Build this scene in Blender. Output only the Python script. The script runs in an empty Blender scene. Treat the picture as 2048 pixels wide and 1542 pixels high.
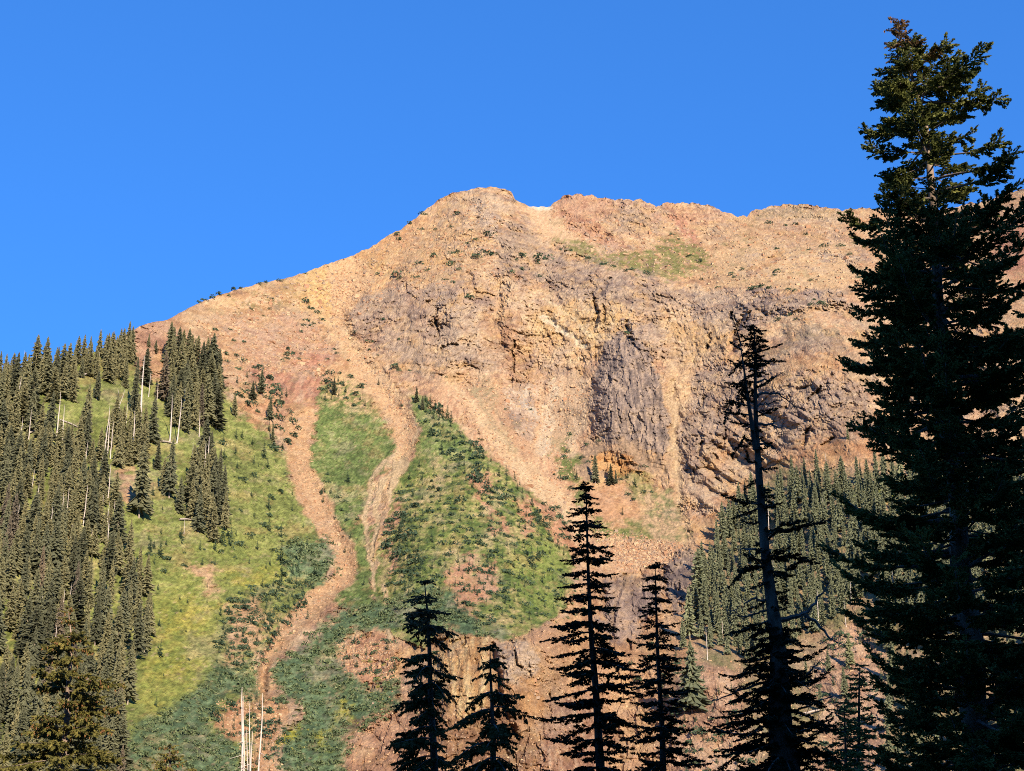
import bpy, math, random
import numpy as np
from mathutils import Vector

# ------------------------------------------------------------------ camera, sky, sun, exposure
scene = bpy.context.scene
FPX, PITCH, CAMZ = 2813.0, math.radians(17.4), 1.7
cam_data = bpy.data.cameras.new('camera')
cam = bpy.data.objects.new('camera', cam_data)
scene.collection.objects.link(cam)
cam_data.sensor_width = 36.0
cam_data.lens = 36.0 * FPX / 2048.0
cam_data.clip_start, cam_data.clip_end = 0.1, 20000.0
cam.location = (0, 0, CAMZ)
cam.rotation_euler = (math.radians(90) + PITCH, 0, 0)
scene.camera = cam

SUN_AZ, SUN_EL = math.radians(155.0), math.radians(26.0)     # clockwise from +Y: behind the viewer, to the right
world = bpy.data.worlds.new('World')
scene.world = world
world.use_nodes = True
wn, wl = world.node_tree.nodes, world.node_tree.links
wn.clear()
sky = wn.new('ShaderNodeTexSky')
sky.sky_type = 'NISHITA'
sky.sun_disc = False
sky.sun_elevation, sky.sun_rotation = SUN_EL, SUN_AZ
sky.altitude, sky.air_density, sky.dust_density, sky.ozone_density = 3000, 1.0, 0.0, 3.0
gam = wn.new('ShaderNodeGamma')
gam.inputs['Gamma'].default_value = 0.5
tint = wn.new('ShaderNodeMix')
tint.data_type, tint.blend_type = 'RGBA', 'MULTIPLY'
tint.inputs[0].default_value = 1.0
tint.inputs[7].default_value = (0.34, 1.16, 2.65, 1.0)
bg = wn.new('ShaderNodeBackground')
bg.inputs['Strength'].default_value = 0.09
wo = wn.new('ShaderNodeOutputWorld')
wl.new(sky.outputs[0], gam.inputs['Color'])
wl.new(gam.outputs[0], tint.inputs[6])
wl.new(tint.outputs[2], bg.inputs['Color'])
wl.new(bg.outputs[0], wo.inputs['Surface'])

sun_data = bpy.data.lights.new('sun', 'SUN')
sun_data.energy, sun_data.angle, sun_data.color = 4.8, math.radians(0.5), (1.0, 0.85, 0.66)
sun = bpy.data.objects.new('sun', sun_data)
scene.collection.objects.link(sun)
sun_dir = Vector((math.sin(SUN_AZ) * math.cos(SUN_EL), math.cos(SUN_AZ) * math.cos(SUN_EL), math.sin(SUN_EL)))
sun.rotation_euler = sun_dir.to_track_quat('Z', 'Y').to_euler()
sun.location = (60, -80, 120)

scene.view_settings.view_transform = 'Standard'
scene.view_settings.look = 'None'
scene.view_settings.exposure = 1.1
scene.view_settings.gamma = 1.0
scene.view_settings.use_curve_mapping = False
try:
    scene.cycles.max_bounces = 5
    scene.cycles.use_denoising = False
    scene.cycles.filter_width = 1.0
    scene.cycles.diffuse_bounces = 2
    scene.cycles.transparent_max_bounces = 4
except Exception:
    pass

# ------------------------------------------------------------------ helpers
COL = scene.collection
rng = np.random.default_rng(7)
random.seed(7)

def lin(c):
    c = np.asarray(c, dtype=float) / 255.0
    return np.where(c <= 0.04045, c / 12.92, ((c + 0.055) / 1.055) ** 2.4)

def ray(X, Y):
    """horizontal and vertical travel per metre of +Y, for a picture point of the 2048 x 1542 photograph"""
    a = (np.asarray(X, float) - 1024.0) / FPX
    b = (771.0 - np.asarray(Y, float)) / FPX
    dy = math.cos(PITCH) - b * math.sin(PITCH)
    return a / dy, (math.sin(PITCH) + b * math.cos(PITCH)) / dy

def at(X, Y, R):
    dx, dz = ray(X, Y)
    return np.array([dx * R, R, CAMZ + dz * R])

def _hash(ix, iy, seed):
    h = (ix.astype(np.int64) * 374761393 + iy.astype(np.int64) * 668265263 + seed * 974711) & 0xFFFFFFFF
    h = ((h ^ (h >> 13)) * 1274126177) & 0xFFFFFFFF
    h = ((h ^ (h >> 16)) * 2246822519) & 0xFFFFFFFF
    return (h ^ (h >> 15)) & 0xFFFFFFFF

def noise(x, y, seed=0):
    x0, y0 = np.floor(x), np.floor(y)
    fx, fy = (x - x0).astype(np.float32), (y - y0).astype(np.float32)
    ix, iy = x0.astype(np.int64), y0.astype(np.int64)
    u, v = fx * fx * fx * (fx * (fx * 6 - 15) + 10), fy * fy * fy * (fy * (fy * 6 - 15) + 10)
    def g(i, j, dx, dy):
        a = _hash(i, j, seed).astype(np.float32) * np.float32(2 * math.pi / 4294967296.0)
        return np.cos(a) * dx + np.sin(a) * dy
    n00, n10 = g(ix, iy, fx, fy), g(ix + 1, iy, fx - 1, fy)
    n01, n11 = g(ix, iy + 1, fx, fy - 1), g(ix + 1, iy + 1, fx - 1, fy - 1)
    return ((n00 * (1 - u) + n10 * u) * (1 - v) + (n01 * (1 - u) + n11 * u) * v) * 1.5

def fbm(x, y, octs=4, seed=0, gain=0.5, ridge=False):
    s, a, t = 0, 1.0, 0
    for k in range(octs):
        n = noise(x * 2.03 ** k + 17.3 * k, y * 2.03 ** k - 9.1 * k, seed + k * 7)
        if ridge:
            n = 1.0 - 2.0 * np.abs(n)
        s = s + a * n
        t += a
        a *= gain
    return s / t

def cells(x, y, seed=0):
    """distance to the nearest and second nearest scattered point, and a value per cell"""
    x0, y0 = np.floor(x), np.floor(y)
    f1 = np.full(x.shape, 9.0, np.float32); f2 = f1.copy(); val = np.zeros(x.shape, np.float32)
    for i in (-1, 0, 1):
        for j in (-1, 0, 1):
            cx, cy = x0 + i, y0 + j
            h = _hash(cx, cy, seed)
            px = cx + (h & 0xFFFF) / 65535.0
            py = cy + ((h >> 16) & 0xFFFF) / 65535.0
            d = np.hypot(px - x, py - y).astype(np.float32)
            near = d < f1
            f2 = np.where(near, f1, np.minimum(f2, d))
            val = np.where(near, ((h >> 7) & 0xFFF) / 4095.0, val)
            f1 = np.minimum(f1, d)
    return f1, f2, val

def smooth(e0, e1, x):
    t = np.clip((x - e0) / (e1 - e0), 0, 1)
    return t * t * (3 - 2 * t)

def tag(o, label=None, cat=None, group=None, kind=None):
    if label: o['label'] = label
    if cat: o['category'] = cat
    if group: o['group'] = group
    if kind: o['kind'] = kind
    return o

def link(name, mesh, parent=None):
    o = bpy.data.objects.new(name, mesh)
    COL.objects.link(o)
    if parent is not None:
        o.parent = parent
    return o

def empty(name, loc=(0, 0, 0), rz=0.0):
    o = bpy.data.objects.new(name, None)
    o.empty_display_size = 0.5
    o.location = loc
    o.rotation_euler = (0, 0, rz)
    COL.objects.link(o)
    return o

def make_mesh(name, verts, faces, mat, smooth_shade=False, attr=None):
    """verts (n,3); faces (m,k) all with k corners; attr: {name: (n,4)}"""
    verts = np.ascontiguousarray(verts, np.float32)
    faces = np.ascontiguousarray(faces, np.int32)
    me = bpy.data.meshes.new(name)
    k = faces.shape[1]
    me.vertices.add(len(verts)); me.vertices.foreach_set('co', verts.ravel())
    me.loops.add(faces.size); me.loops.foreach_set('vertex_index', faces.ravel())
    me.polygons.add(len(faces))
    me.polygons.foreach_set('loop_start', np.arange(0, faces.size, k, dtype=np.int32))
    try:
        me.polygons.foreach_set('loop_total', np.full(len(faces), k, dtype=np.int32))
    except Exception:
        pass
    me.polygons.foreach_set('use_smooth', np.full(len(faces), smooth_shade, dtype=bool))
    for an, av in (attr or {}).items():
        a = me.attributes.new(an, 'FLOAT_COLOR', 'POINT')
        a.data.foreach_set('color', np.ascontiguousarray(av, np.float32).ravel())
    me.update(calc_edges=True)
    if mat: me.materials.append(mat)
    return me

# ------------------------------------------------------------------ materials
def new_mat(name, rough=0.9, spec=0.2):
    m = bpy.data.materials.new(name)
    m.use_nodes = True
    b = m.node_tree.nodes['Principled BSDF']
    b.inputs['Roughness'].default_value = rough
    b.inputs['Specular IOR Level'].default_value = spec
    return m, m.node_tree, b

def noise_node(nt, scale, detail=4.0, coord='Object', vec=None, rough=0.6):
    n = nt.nodes.new('ShaderNodeTexNoise')
    n.inputs['Scale'].default_value = scale
    n.inputs['Detail'].default_value = detail
    n.inputs['Roughness'].default_value = rough
    if vec is None:
        tc = nt.nodes.new('ShaderNodeTexCoord')
        vec = tc.outputs[coord]
    nt.links.new(vec, n.inputs['Vector'])
    return n

def ramp(nt, fac, stops):
    r = nt.nodes.new('ShaderNodeValToRGB')
    e = r.color_ramp.elements
    while len(e) < len(stops): e.new(0.5)
    for el, (p, c) in zip(e, stops):
        el.position = p; el.color = (*c, 1)
    nt.links.new(fac, r.inputs[0])
    return r

def mix(nt, kind, fac, a, b):
    m = nt.nodes.new('ShaderNodeMix')
    m.data_type = 'RGBA'; m.blend_type = kind
    if isinstance(fac, (int, float)): m.inputs[0].default_value = fac
    else: nt.links.new(fac, m.inputs[0])
    for s, v in ((6, a), (7, b)):
        if isinstance(v, tuple): m.inputs[s].default_value = (*v, 1)
        else: nt.links.new(v, m.inputs[s])
    return m.outputs[2]

def mountain_material():
    m, nt, b = new_mat('mountain_rock_and_turf', 0.95, 0.1)
    at_ = nt.nodes.new('ShaderNodeAttribute'); at_.attribute_name = 'ground_colour'
    n1 = noise_node(nt, 0.55, 6, rough=0.8)
    r1 = ramp(nt, n1.outputs[0], [(0.30, (0.62, 0.58, 0.58)), (0.47, (0.97, 0.97, 0.97)), (0.55, (1.05, 1.05, 1.03)), (0.72, (1.40, 1.36, 1.28))])
    c = mix(nt, 'MULTIPLY', 1.0, at_.outputs['Color'], r1.outputs[0])
    vor = nt.nodes.new('ShaderNodeTexVoronoi'); vor.inputs['Scale'].default_value = 0.42
    tc = nt.nodes.new('ShaderNodeTexCoord'); nt.links.new(tc.outputs['Object'], vor.inputs['Vector'])
    r2 = ramp(nt, vor.outputs['Distance'], [(0.0, (1.12, 1.1, 1.08)), (0.6, (0.95, 0.95, 0.95)), (1.0, (0.7, 0.7, 0.72))])
    c = mix(nt, 'MULTIPLY', 0.55, c, r2.outputs[0])
    nt.links.new(c, b.inputs['Base Color'])
    bump = nt.nodes.new('ShaderNodeBump'); bump.inputs['Strength'].default_value = 1.0; bump.inputs['Distance'].default_value = 1.3
    nt.links.new(n1.outputs[0], bump.inputs['Height'])
    nt.links.new(bump.outputs[0], b.inputs['Normal'])
    return m

def foliage_material(name, dark, mid, light, scale=1.2, attr=None, rand=0.35, transl=0.0):
    m, nt, b = new_mat(name, 0.75, 0.15)
    n1 = noise_node(nt, scale, 3)
    r = ramp(nt, n1.outputs[0], [(0.3, dark), (0.5, mid), (0.72, light)])
    c = r.outputs[0]
    if attr:
        a = nt.nodes.new('ShaderNodeAttribute'); a.attribute_name = attr
        c = mix(nt, 'MULTIPLY', 1.0, c, a.outputs['Color'])
    if rand:
        oi = nt.nodes.new('ShaderNodeObjectInfo')
        rr = ramp(nt, oi.outputs['Random'], [(0.0, (1 - rand, 1 - rand, 1 - rand)), (0.5, (1, 1, 1)), (1.0, (1 + rand, 1 + rand * 0.7, 1 + rand * 0.3))])
        c = mix(nt, 'MULTIPLY', 1.0, c, rr.outputs[0])
    nt.links.new(c, b.inputs['Base Color'])
    if transl:                                              # thin needles let some light through
        t = nt.nodes.new('ShaderNodeBsdfTranslucent'); nt.links.new(c, t.inputs['Color'])
        ms = nt.nodes.new('ShaderNodeMixShader'); ms.inputs[0].default_value = transl
        nt.links.new(b.outputs[0], ms.inputs[1]); nt.links.new(t.outputs[0], ms.inputs[2])
        nt.links.new(ms.outputs[0], nt.nodes['Material Output'].inputs['Surface'])
    return m

def wood_material(name, dark, light, scale=3.0):
    m, nt, b = new_mat(name, 0.9, 0.15)
    tc = nt.nodes.new('ShaderNodeTexCoord')
    mp = nt.nodes.new('ShaderNodeMapping'); mp.inputs['Scale'].default_value = (1, 1, 0.35)
    nt.links.new(tc.outputs['Object'], mp.inputs['Vector'])
    n1 = noise_node(nt, scale, 6, vec=mp.outputs[0], rough=0.7)
    r = ramp(nt, n1.outputs[0], [(0.35, dark), (0.65, light)])
    nt.links.new(r.outputs[0], b.inputs['Base Color'])
    bump = nt.nodes.new('ShaderNodeBump'); bump.inputs['Strength'].default_value = 0.6; bump.inputs['Distance'].default_value = 0.04
    nt.links.new(n1.outputs[0], bump.inputs['Height'])
    nt.links.new(bump.outputs[0], b.inputs['Normal'])
    return m

# ------------------------------------------------------------------ the mountain
SKYLINE = np.array([(-400,770),(-300,765),(0,750),(60,742),(100,734),(200,700),(255,668),(280,652),(305,644),(335,640),(370,620),(420,597),(480,577),(520,566),
    (570,556),(600,548),(650,530),(700,513),(740,495),(780,470),(800,460),(830,437),(860,413),(880,398),(905,386),(930,380),(960,376),
    (990,374),(1010,377),(1023,384),(1030,398),(1040,406),(1060,412),(1100,415),(1105,407),(1115,398),(1130,391),(1160,389),(1200,394),(1230,402),
    (1260,397),(1290,403),(1313,414),(1322,408),(1360,406),(1400,408),(1430,413),(1450,424),(1470,431),(1495,432),(1499,424),(1530,415),
    (1570,410),(1610,410),(1640,415),(1670,420),(1720,418),(1760,417),(1800,420),(1850,420),(1900,416),(1950,406),(1990,395),(2020,383),
    (2048,377),(2150,358),(2450,330)], float)
DIST = [(-300,1640,400),(-300,1400,450),(-300,1100,540),(-300,770,700),
    (100,1640,400),(100,1400,470),(100,1200,540),(100,1000,600),(100,850,660),(100,740,710),
    (280,1500,450),(290,1300,530),(290,1100,610),(290,900,700),(290,760,780),(290,660,840),
    (400,1450,490),(420,1250,580),(430,1050,670),(430,850,790),(430,740,880),(400,610,980),
    (520,1540,470),(530,1350,560),(640,1180,670),(600,950,820),(560,700,980),(560,570,1090),
    (700,1540,490),(700,1350,570),(680,1100,730),(700,900,870),(700,780,950),(680,640,1080),(700,520,1180),
    (850,1600,470),(850,1300,570),(850,1100,700),(850,900,860),(860,720,1010),(860,560,1120),(860,420,1280),
    (960,1600,480),(960,1300,560),(960,1150,670),(960,1000,780),(980,850,930),(980,700,1030),(980,560,1110),(980,450,1220),(970,378,1320),
    (1100,1600,500),(1100,1300,590),(1100,1150,720),(1130,1000,850),(1080,850,970),(1080,700,1060),(1080,560,1140),(1080,450,1290),(1080,414,1380),
    (1250,1600,540),(1250,1400,640),(1250,1200,750),(1250,1080,830),(1250,950,900),(1250,800,970),(1250,680,1040),(1250,560,1130),(1250,470,1300),(1250,400,1400),
    (1400,1600,520),(1400,1350,620),(1400,1150,770),(1400,1000,865),(1400,850,950),(1400,700,1040),(1400,600,1110),(1400,500,1260),(1400,410,1420),
    (1550,1600,515),(1550,1350,622),(1550,1200,700),(1550,1050,800),(1550,900,880),(1550,750,945),(1550,640,1000),(1550,560,1100),(1550,480,1260),(1550,412,1430),
    (1700,1600,505),(1700,1350,618),(1700,1150,690),(1700,950,800),(1700,800,890),(1700,650,960),(1700,560,1080),(1700,420,1400),
    (1900,1600,490),(1900,1300,605),(1900,1000,770),(1900,750,900),(1900,560,1050),(1900,420,1330),
    (2100,1600,480),(2100,1300,590),(2100,1000,750),(2100,700,890),(2100,500,1050),(2100,370,1250),(2400,1600,460),(2400,1000,720),(2400,600,900),(2400,340,1150)]

def rbf_field(pts, X, Y):
    p = np.array(pts, float)
    sc = 300.0
    A = p[:, :2] / sc
    def phi(r2): return np.sqrt(r2 + 0.05)
    d2 = ((A[:, None] - A[None]) ** 2).sum(-1)
    n = len(p)
    M = np.zeros((n + 3, n + 3)); M[:n, :n] = phi(d2) - np.eye(n) * 0.02
    M[:n, n] = 1; M[:n, n + 1:] = A; M[n, :n] = 1; M[n + 1:, :n] = A.T
    w = np.linalg.solve(M, np.r_[np.log(p[:, 2]), 0, 0, 0])
    out = np.zeros(X.shape)
    for k in range(n):
        out += w[k] * phi((X / sc - A[k, 0]) ** 2 + (Y / sc - A[k, 1]) ** 2)
    return np.exp(out + w[n] + w[n + 1] * X / sc + w[n + 2] * Y / sc)

XS = np.arange(-260, 2311, 2.0)
NR = 600
YB = 1640.0
ys = np.interp(XS, SKYLINE[:, 0], SKYLINE[:, 1])
_k = np.hanning(61); _k /= _k.sum()
ysm = np.convolve(np.pad(ys, 30, mode='edge'), _k, 'valid')        # gentle crest line that the lower rows follow
ys = ys + fbm(XS / 14.0, XS * 0 + 3.3, 4, 91) * (4.0 + 3.5 * smooth(1080, 1130, XS)) * smooth(250, 420, XS)
tt = np.linspace(0, 1, NR)[:, None]
GX = np.broadcast_to(XS[None], (NR, len(XS))).copy()
GY = YB + (ysm[None] - YB) * tt + (ys - ysm)[None] * smooth(0.8, 1.0, tt)
# coarse distances, then bilinear to the grid
cxs, cyt = XS[::8], np.linspace(0, 1, 76)
cX = np.broadcast_to(cxs[None], (76, len(cxs)))
cY = YB + (ysm[::8][None] - YB) * cyt[:, None]
cR = rbf_field(DIST, cX, cY)
tmp = np.stack([np.interp(XS, cxs, r) for r in cR])
R0 = np.stack([np.interp(-GY[:, j], -(YB + (ysm[j] - YB) * cyt), tmp[:, j]) for j in range(len(XS))], 1)
_dx, _dz = ray(GX, GY)
WX, WZ, WY = _dx * R0, CAMZ + _dz * R0, R0
# uphill coordinates for streaks, in metres
def F(scale, octs=4, seed=0, ridge=False, gain=0.5, sx=1.0, sz=1.0, rot=0.0):
    a, b = (WX, WZ) if rot == 0 else (WX * math.cos(rot) + WZ * math.sin(rot), -WX * math.sin(rot) + WZ * math.cos(rot))
    return fbm(a / scale / sx, b / scale / sz, octs, seed, gain, ridge)

WARPX = F(22, 5, 301, gain=0.6) * 26; WARPY = F(22, 5, 401, gain=0.6) * 26
EDGE = F(9, 5, 501, gain=0.75) * 26.0 + F(30, 4, 511, gain=0.6) * 22.0 + F(3.0, 3, 521, gain=0.7) * 16.0                      # breaks up every painted border
PX, PY = GX + WARPX * 0.8, GY + WARPY * 0.8            # ragged lookup position for painted areas

def sdf(poly, X, Y):
    """signed distance, positive inside"""
    P = np.array(poly, float)
    d = np.full(X.shape, 1e9, np.float32); ins = np.zeros(X.shape, bool)
    for (x0, y0), (x1, y1) in zip(P, np.roll(P, -1, 0)):
        ex, ey = x1 - x0, y1 - y0
        t = np.clip(((X - x0) * ex + (Y - y0) * ey) / (ex * ex + ey * ey + 1e-9), 0, 1)
        d = np.minimum(d, np.hypot(X - x0 - t * ex, Y - y0 - t * ey))
        c = ((y0 > Y) != (y1 > Y)) & (X < (ex) * (Y - y0) / (ey if abs(ey) > 1e-9 else 1e-9) + x0)
        ins ^= c
    return np.where(ins, d, -d)

def area(poly, soft=8, rag=1.0, inset=0.0):
    """0..1 mask of a patch outlined in picture coordinates, its edge ragged by terrain noise"""
    P = np.array(poly, float)
    X, Y = GX + WARPX * rag, GY + WARPY * rag
    m = 60 + soft
    box = (X > P[:, 0].min() - m) & (X < P[:, 0].max() + m) & (Y > P[:, 1].min() - m) & (Y < P[:, 1].max() + m)
    out = np.zeros(GX.shape, np.float32)
    s = sdf(poly, X[box], Y[box]) - inset + EDGE[box] * rag * min(1.0, 0.35 + soft / 12.0)
    k = soft * (0.6 if rag < 0.8 else 1.1)
    out[box] = smooth(-k, k, s)
    return out

def stroke(pts, soft=4, rag=0.6, inner=False):
    """pts: (x, y, halfwidth) along a band"""
    P = np.array(pts, float)
    X, Y = GX + WARPX * rag, GY + WARPY * rag
    m = P[:, 2].max() + 30 + soft
    box = (X > P[:, 0].min() - m) & (X < P[:, 0].max() + m) & (Y > P[:, 1].min() - m) & (Y < P[:, 1].max() + m)
    x, y = X[box], Y[box]
    best = np.full(x.shape, -1e9)
    for a, b in zip(P[:-1], P[1:]):
        ex, ey = b[0] - a[0], b[1] - a[1]
        t = np.clip(((x - a[0]) * ex + (y - a[1]) * ey) / (ex * ex + ey * ey + 1e-9), 0, 1)
        w = a[2] + (b[2] - a[2]) * t
        s = w - np.hypot(x - a[0] - t * ex, y - a[1] - t * ey)
        best = np.maximum(best, s / np.maximum(w, 1) if inner else s)
    out = np.zeros(GX.shape, np.float32)
    out[box] = smooth(0, 1, best) if inner else smooth(-soft, soft, best + EDGE[box] * rag * 0.45 * min(1.0, P[:, 2].max() / 14.0) ** 2)
    return out

# colours (as they look in full sun), turned into surface colours
SUNLIT = 2.15
def C(r, g, b):
    c = 255 * (np.array((r, g, b)) / 255.0) ** 0.74
    c = c * np.array((1.0, 1.0, 0.965))
    return lin(np.clip(c.mean() + (c - c.mean()) * 1.0, 0, 255)) / SUNLIT

n_big, n_mid, n_fine, n_tiny = F(60, 5, 11), F(18, 5, 12, gain=0.6), F(5, 4, 13, gain=0.65), F(1.6, 2, 14)
n_b2, n_m2 = F(45, 4, 21), F(12, 4, 22, gain=0.65)
colour = np.zeros(GX.shape + (3,), np.float32)
rock = np.zeros(GX.shape, np.float32)                    # 1 = broken cliff, 0 = smooth slope
turf = np.zeros(GX.shape, np.float32)

def blend(cols, t):
    """cols at t = 0 .. 1"""
    t = np.clip(t, 0, 1) * (len(cols) - 1)
    i = np.minimum(t.astype(int), len(cols) - 2); f = (t - i)[..., None]
    c = np.array(cols)
    return c[i] * (1 - f) + c[i + 1] * f

def paint(mask, cols, field, rockiness=None, turfy=None):
    global colour, rock, turf
    m = mask[..., None]
    sub = mask > 0.003
    cc = np.zeros_like(colour); cc[sub] = blend(cols, field[sub] if field.shape == mask.shape else field)
    colour = colour * (1 - m) + cc * m
    if rockiness is not None: rock = rock * (1 - mask) + rockiness * mask
    if turfy is not None: turf = turf * (1 - mask) + turfy * mask

ALL = np.ones(GX.shape, np.float32)
TAN = [C(176,128,98), C(222,166,122), C(240,190,142)]
paint(ALL, [C(160,115,92), C(214,158,118), C(232,180,136), C(240,196,150)], 0.5 + n_mid * 1.5 + n_fine * 0.9, 0.5, 0)

PALE = [C(205,150,112), C(236,184,138), C(248,206,160)]
GOLD = [C(205,140,88), C(238,180,112), C(250,208,140)]
GREY = [C(140,116,106), C(180,152,134), C(208,176,150), C(230,192,158)]
PURP = [C(112,90,86), C(152,124,114), C(182,150,132), C(210,168,138)]
FACE = [C(156,124,110), C(198,158,130), C(222,178,140), C(242,202,156), C(222,170,126)]
RED = [C(158,98,78), C(206,132,104), C(226,154,122)]
RUST = [C(172,118,84), C(212,154,108), C(234,180,130)]
PINK = [C(190,124,88), C(224,156,108), C(236,174,126)]
GRASS = [C(104,114,54), C(136,148,70), C(162,170,84), C(194,186,110)]
LUSH = [C(82,102,50), C(108,132,64), C(134,152,78), C(172,176,110)]
LIME = [C(104,118,54), C(136,148,66), C(160,166,78), C(184,180,98)]
GOLDEN = [C(132,142,56), C(168,164,64), C(200,182,78)]
OLIVE = [C(120,104,66), C(134,118,66), C(160,134,84)]
BRUSH = [C(66,88,60), C(92,120,80), C(120,144,98)]

mid = 0.5 + n_mid * 1.5 + n_fine * 0.7
fine = 0.5 + n_fine * 1.5 + n_mid * 0.6
big = 0.5 + n_big * 1.6 + n_mid * 1.0
streak = 0.5 + F(3.0, 4, 31, sx=1, sz=6, gain=0.7) * 1.9 + n_fine * 0.25
streakL = 0.5 + F(3.0, 4, 32, sx=1, sz=6, gain=0.7, rot=-0.7) * 1.9 + n_fine * 0.25
streakR = 0.5 + F(3.0, 4, 33, sx=1, sz=6, gain=0.7, rot=0.7) * 1.9 + n_fine * 0.25

# upper left shoulder: golden scree
paint(area([(330,640),(420,595),(560,555),(700,510),(780,468),(850,420),(880,440),(800,540),(760,570),(700,600),(685,650),(740,740),(800,800),(700,780),(640,760),(600,740),(480,680),(400,690)], 18), [C(184,130,88),C(226,168,118),C(240,188,136),C(246,200,150)], mid, 0.25)
paint(area([(580,560),(640,540),(700,520),(770,480),(800,480),(760,540),(700,590),(685,640),(670,630),(620,600)], 14), GOLD, 0.55 + n_fine * 0.8, 0.1)
paint(area([(560,560),(620,548),(640,600),(600,620),(540,600)], 14), [C(170,130,80),C(214,164,104),C(238,184,124)], fine, 0.15)
paint(area([(460,585),(560,570),(600,600),(560,640),(480,630)], 20) * smooth(-0.1, 0.3, n_m2), OLIVE, fine)
paint(area([(430,640),(620,620),(660,700),(640,760),(560,760),(480,720)], 20), [C(176,124,100),C(216,160,126),C(232,182,146),C(196,146,116)], fine, 0.45)
# red chute above the first slide
paint(area([(500,740),(560,730),(640,740),(690,760),(650,800),(600,850),(560,850),(540,800)], 14), [C(146,92,76),C(190,124,98),C(216,150,118)], streak, 0.4)
paint(area([(560,700),(640,690),(690,730),(640,760),(570,750)], 14), RED, fine, 0.4)
# peak rocks
paint(area([(905,388),(990,374),(1024,384),(1034,405),(1010,430),(1000,470),(960,480),(935,440),(900,420)], 6), [C(140,112,96),C(184,148,118),C(214,176,138),C(226,180,136)], mid, 0.9)
paint(area([(955,410),(985,405),(1000,440),(990,480),(965,480),(950,440)], 5), GREY, fine, 0.95)
paint(area([(780,480),(860,430),(930,420),(960,480),(940,560),(860,570),(800,560)], 22), [C(150,112,84),C(206,154,110),C(228,178,128),C(186,146,106)], fine, 0.55)
paint(area([(920,480),(1010,470),(1040,520),(980,560),(900,550)], 18) * smooth(-0.2, 0.3, n_m2), [C(120,104,76),C(166,134,98),C(206,160,118)], fine, 0.6)
# saddle sand
paint(area([(1040,412),(1105,416),(1160,470),(1220,500),(1270,520),(1180,500),(1120,490),(1090,470),(1060,440)], 6, 0.5), PALE, 0.6 + n_fine * 0.6, 0.05)
paint(area([(1060,412),(1104,414),(1100,421),(1070,420)], 2, 0.2), [C(244,214,180), C(252,226,196)], fine, 0.0)
# right upper slope
paint(area([(1330,430),(1500,440),(1700,425),(2000,400),(2400,340),(2400,560),(1700,575),(1420,575),(1340,555),(1300,500)], 16), [C(190,136,98),C(226,170,120),C(240,190,138)], mid, 0.2)
paint(area([(1430,500),(1560,480),(1690,490),(1720,540),(1690,580),(1560,580),(1440,570)], 20), [C(206,156,108),C(240,188,134),C(246,202,150)], 0.55 + n_fine * 0.8, 0.08)
paint(area([(1104,410),(1130,390),(1200,392),(1235,402),(1300,403),(1316,416),(1330,440),(1290,460),(1240,455),(1200,450),(1250,490),(1290,510),(1220,500),(1150,465),(1110,430)], 5, 0.6), [C(168,104,82),C(204,142,110),C(222,160,122),C(184,124,98)], mid, 0.7)
paint(area([(1180,420),(1280,405),(1310,430),(1300,465),(1250,470),(1200,450)], 8), [C(128,104,90),C(180,142,110),C(210,164,122)], fine, 0.8)
paint(area([(1316,410),(1400,407),(1445,422),(1450,450),(1400,450),(1390,440),(1330,435)], 5, 0.6), [C(160,104,82),C(208,144,106),C(226,168,126)], fine, 0.75)
paint(area([(1400,480),(1430,430),(1460,432),(1475,470),(1440,480)], 6), [C(172,132,104),C(210,164,124),C(224,180,138)], fine, 0.6)
paint(stroke([(1345,432,7),(1365,455,12),(1385,480,10),(1395,508,8)], 5), RED, fine, 0.1)
paint(area([(1500,432),(1540,414),(1600,409),(1650,416),(1690,424),(1680,450),(1620,440),(1560,440),(1510,445)], 4, 0.5), [C(124,108,84),C(168,140,102),C(200,164,122)], streak, 0.9)
paint(area([(1520,448),(1680,450),(1700,480),(1560,490)], 12), [C(160,118,90),C(204,150,112),C(224,172,130)], fine, 0.4)
paint(area([(1500,430),(1700,424),(1900,420),(2060,382),(2400,345),(2400,420),(2060,440),(1900,470),(1700,462),(1540,465)], 10) * smooth(-0.2, 0.15, F(16, 5, 781, sx=2.2, sz=1, gain=0.7)), [C(150,116,94),C(194,152,118),C(222,180,138)], fine, 0.9)
paint(area([(1460,500),(1600,495),(1760,500),(1900,540),(2048,600),(2300,620),(2300,660),(2048,650),(1880,590),(1740,540),(1560,540)], 16) * smooth(0.0, 0.3, F(14, 5, 791, sx=2.5, sz=1, gain=0.7)), GREY, fine, 0.8)
paint(area([(1640,505),(1730,500),(1740,520),(1660,520)], 5), GREY, fine, 0.7)
paint(stroke([(1500,548,6),(1540,520,9),(1560,512,8)], 4), RUST, fine, 0.5)
paint(area([(1700,425),(2000,400),(2060,378),(2400,340),(2400,700),(2040,650),(1900,560),(1750,560)], 20), [C(196,134,92),C(226,166,118),C(240,190,140)], mid, 0.2)
paint(area([(1960,440),(2048,430),(2200,420),(2200,560),(2048,580),(1980,520)], 20), RED, mid, 0.3)
# alpine turf under the red ridge
tp = area([(1115,482),(1180,492),(1230,505),(1290,510),(1320,480),(1400,490),(1420,530),(1370,555),(1300,552),(1230,535),(1170,512)], 9)
paint(tp * smooth(-0.45, 0.1, n_m2 + n_fine * 0.5), [C(92,92,48),C(124,118,62),C(156,140,84)], fine, 0.05, 0.6)
for q in ([(1300,455),(1370,450),(1400,500),(1360,520)], [(1440,480),(1520,470),(1500,500),(1430,510)], [(1480,440),(1530,455),(1580,460),(1500,462)]):
    paint(area(q, 12) * smooth(0.0, 0.35, n_m2) * 0.8, OLIVE, fine, None, 0.3)
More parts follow.
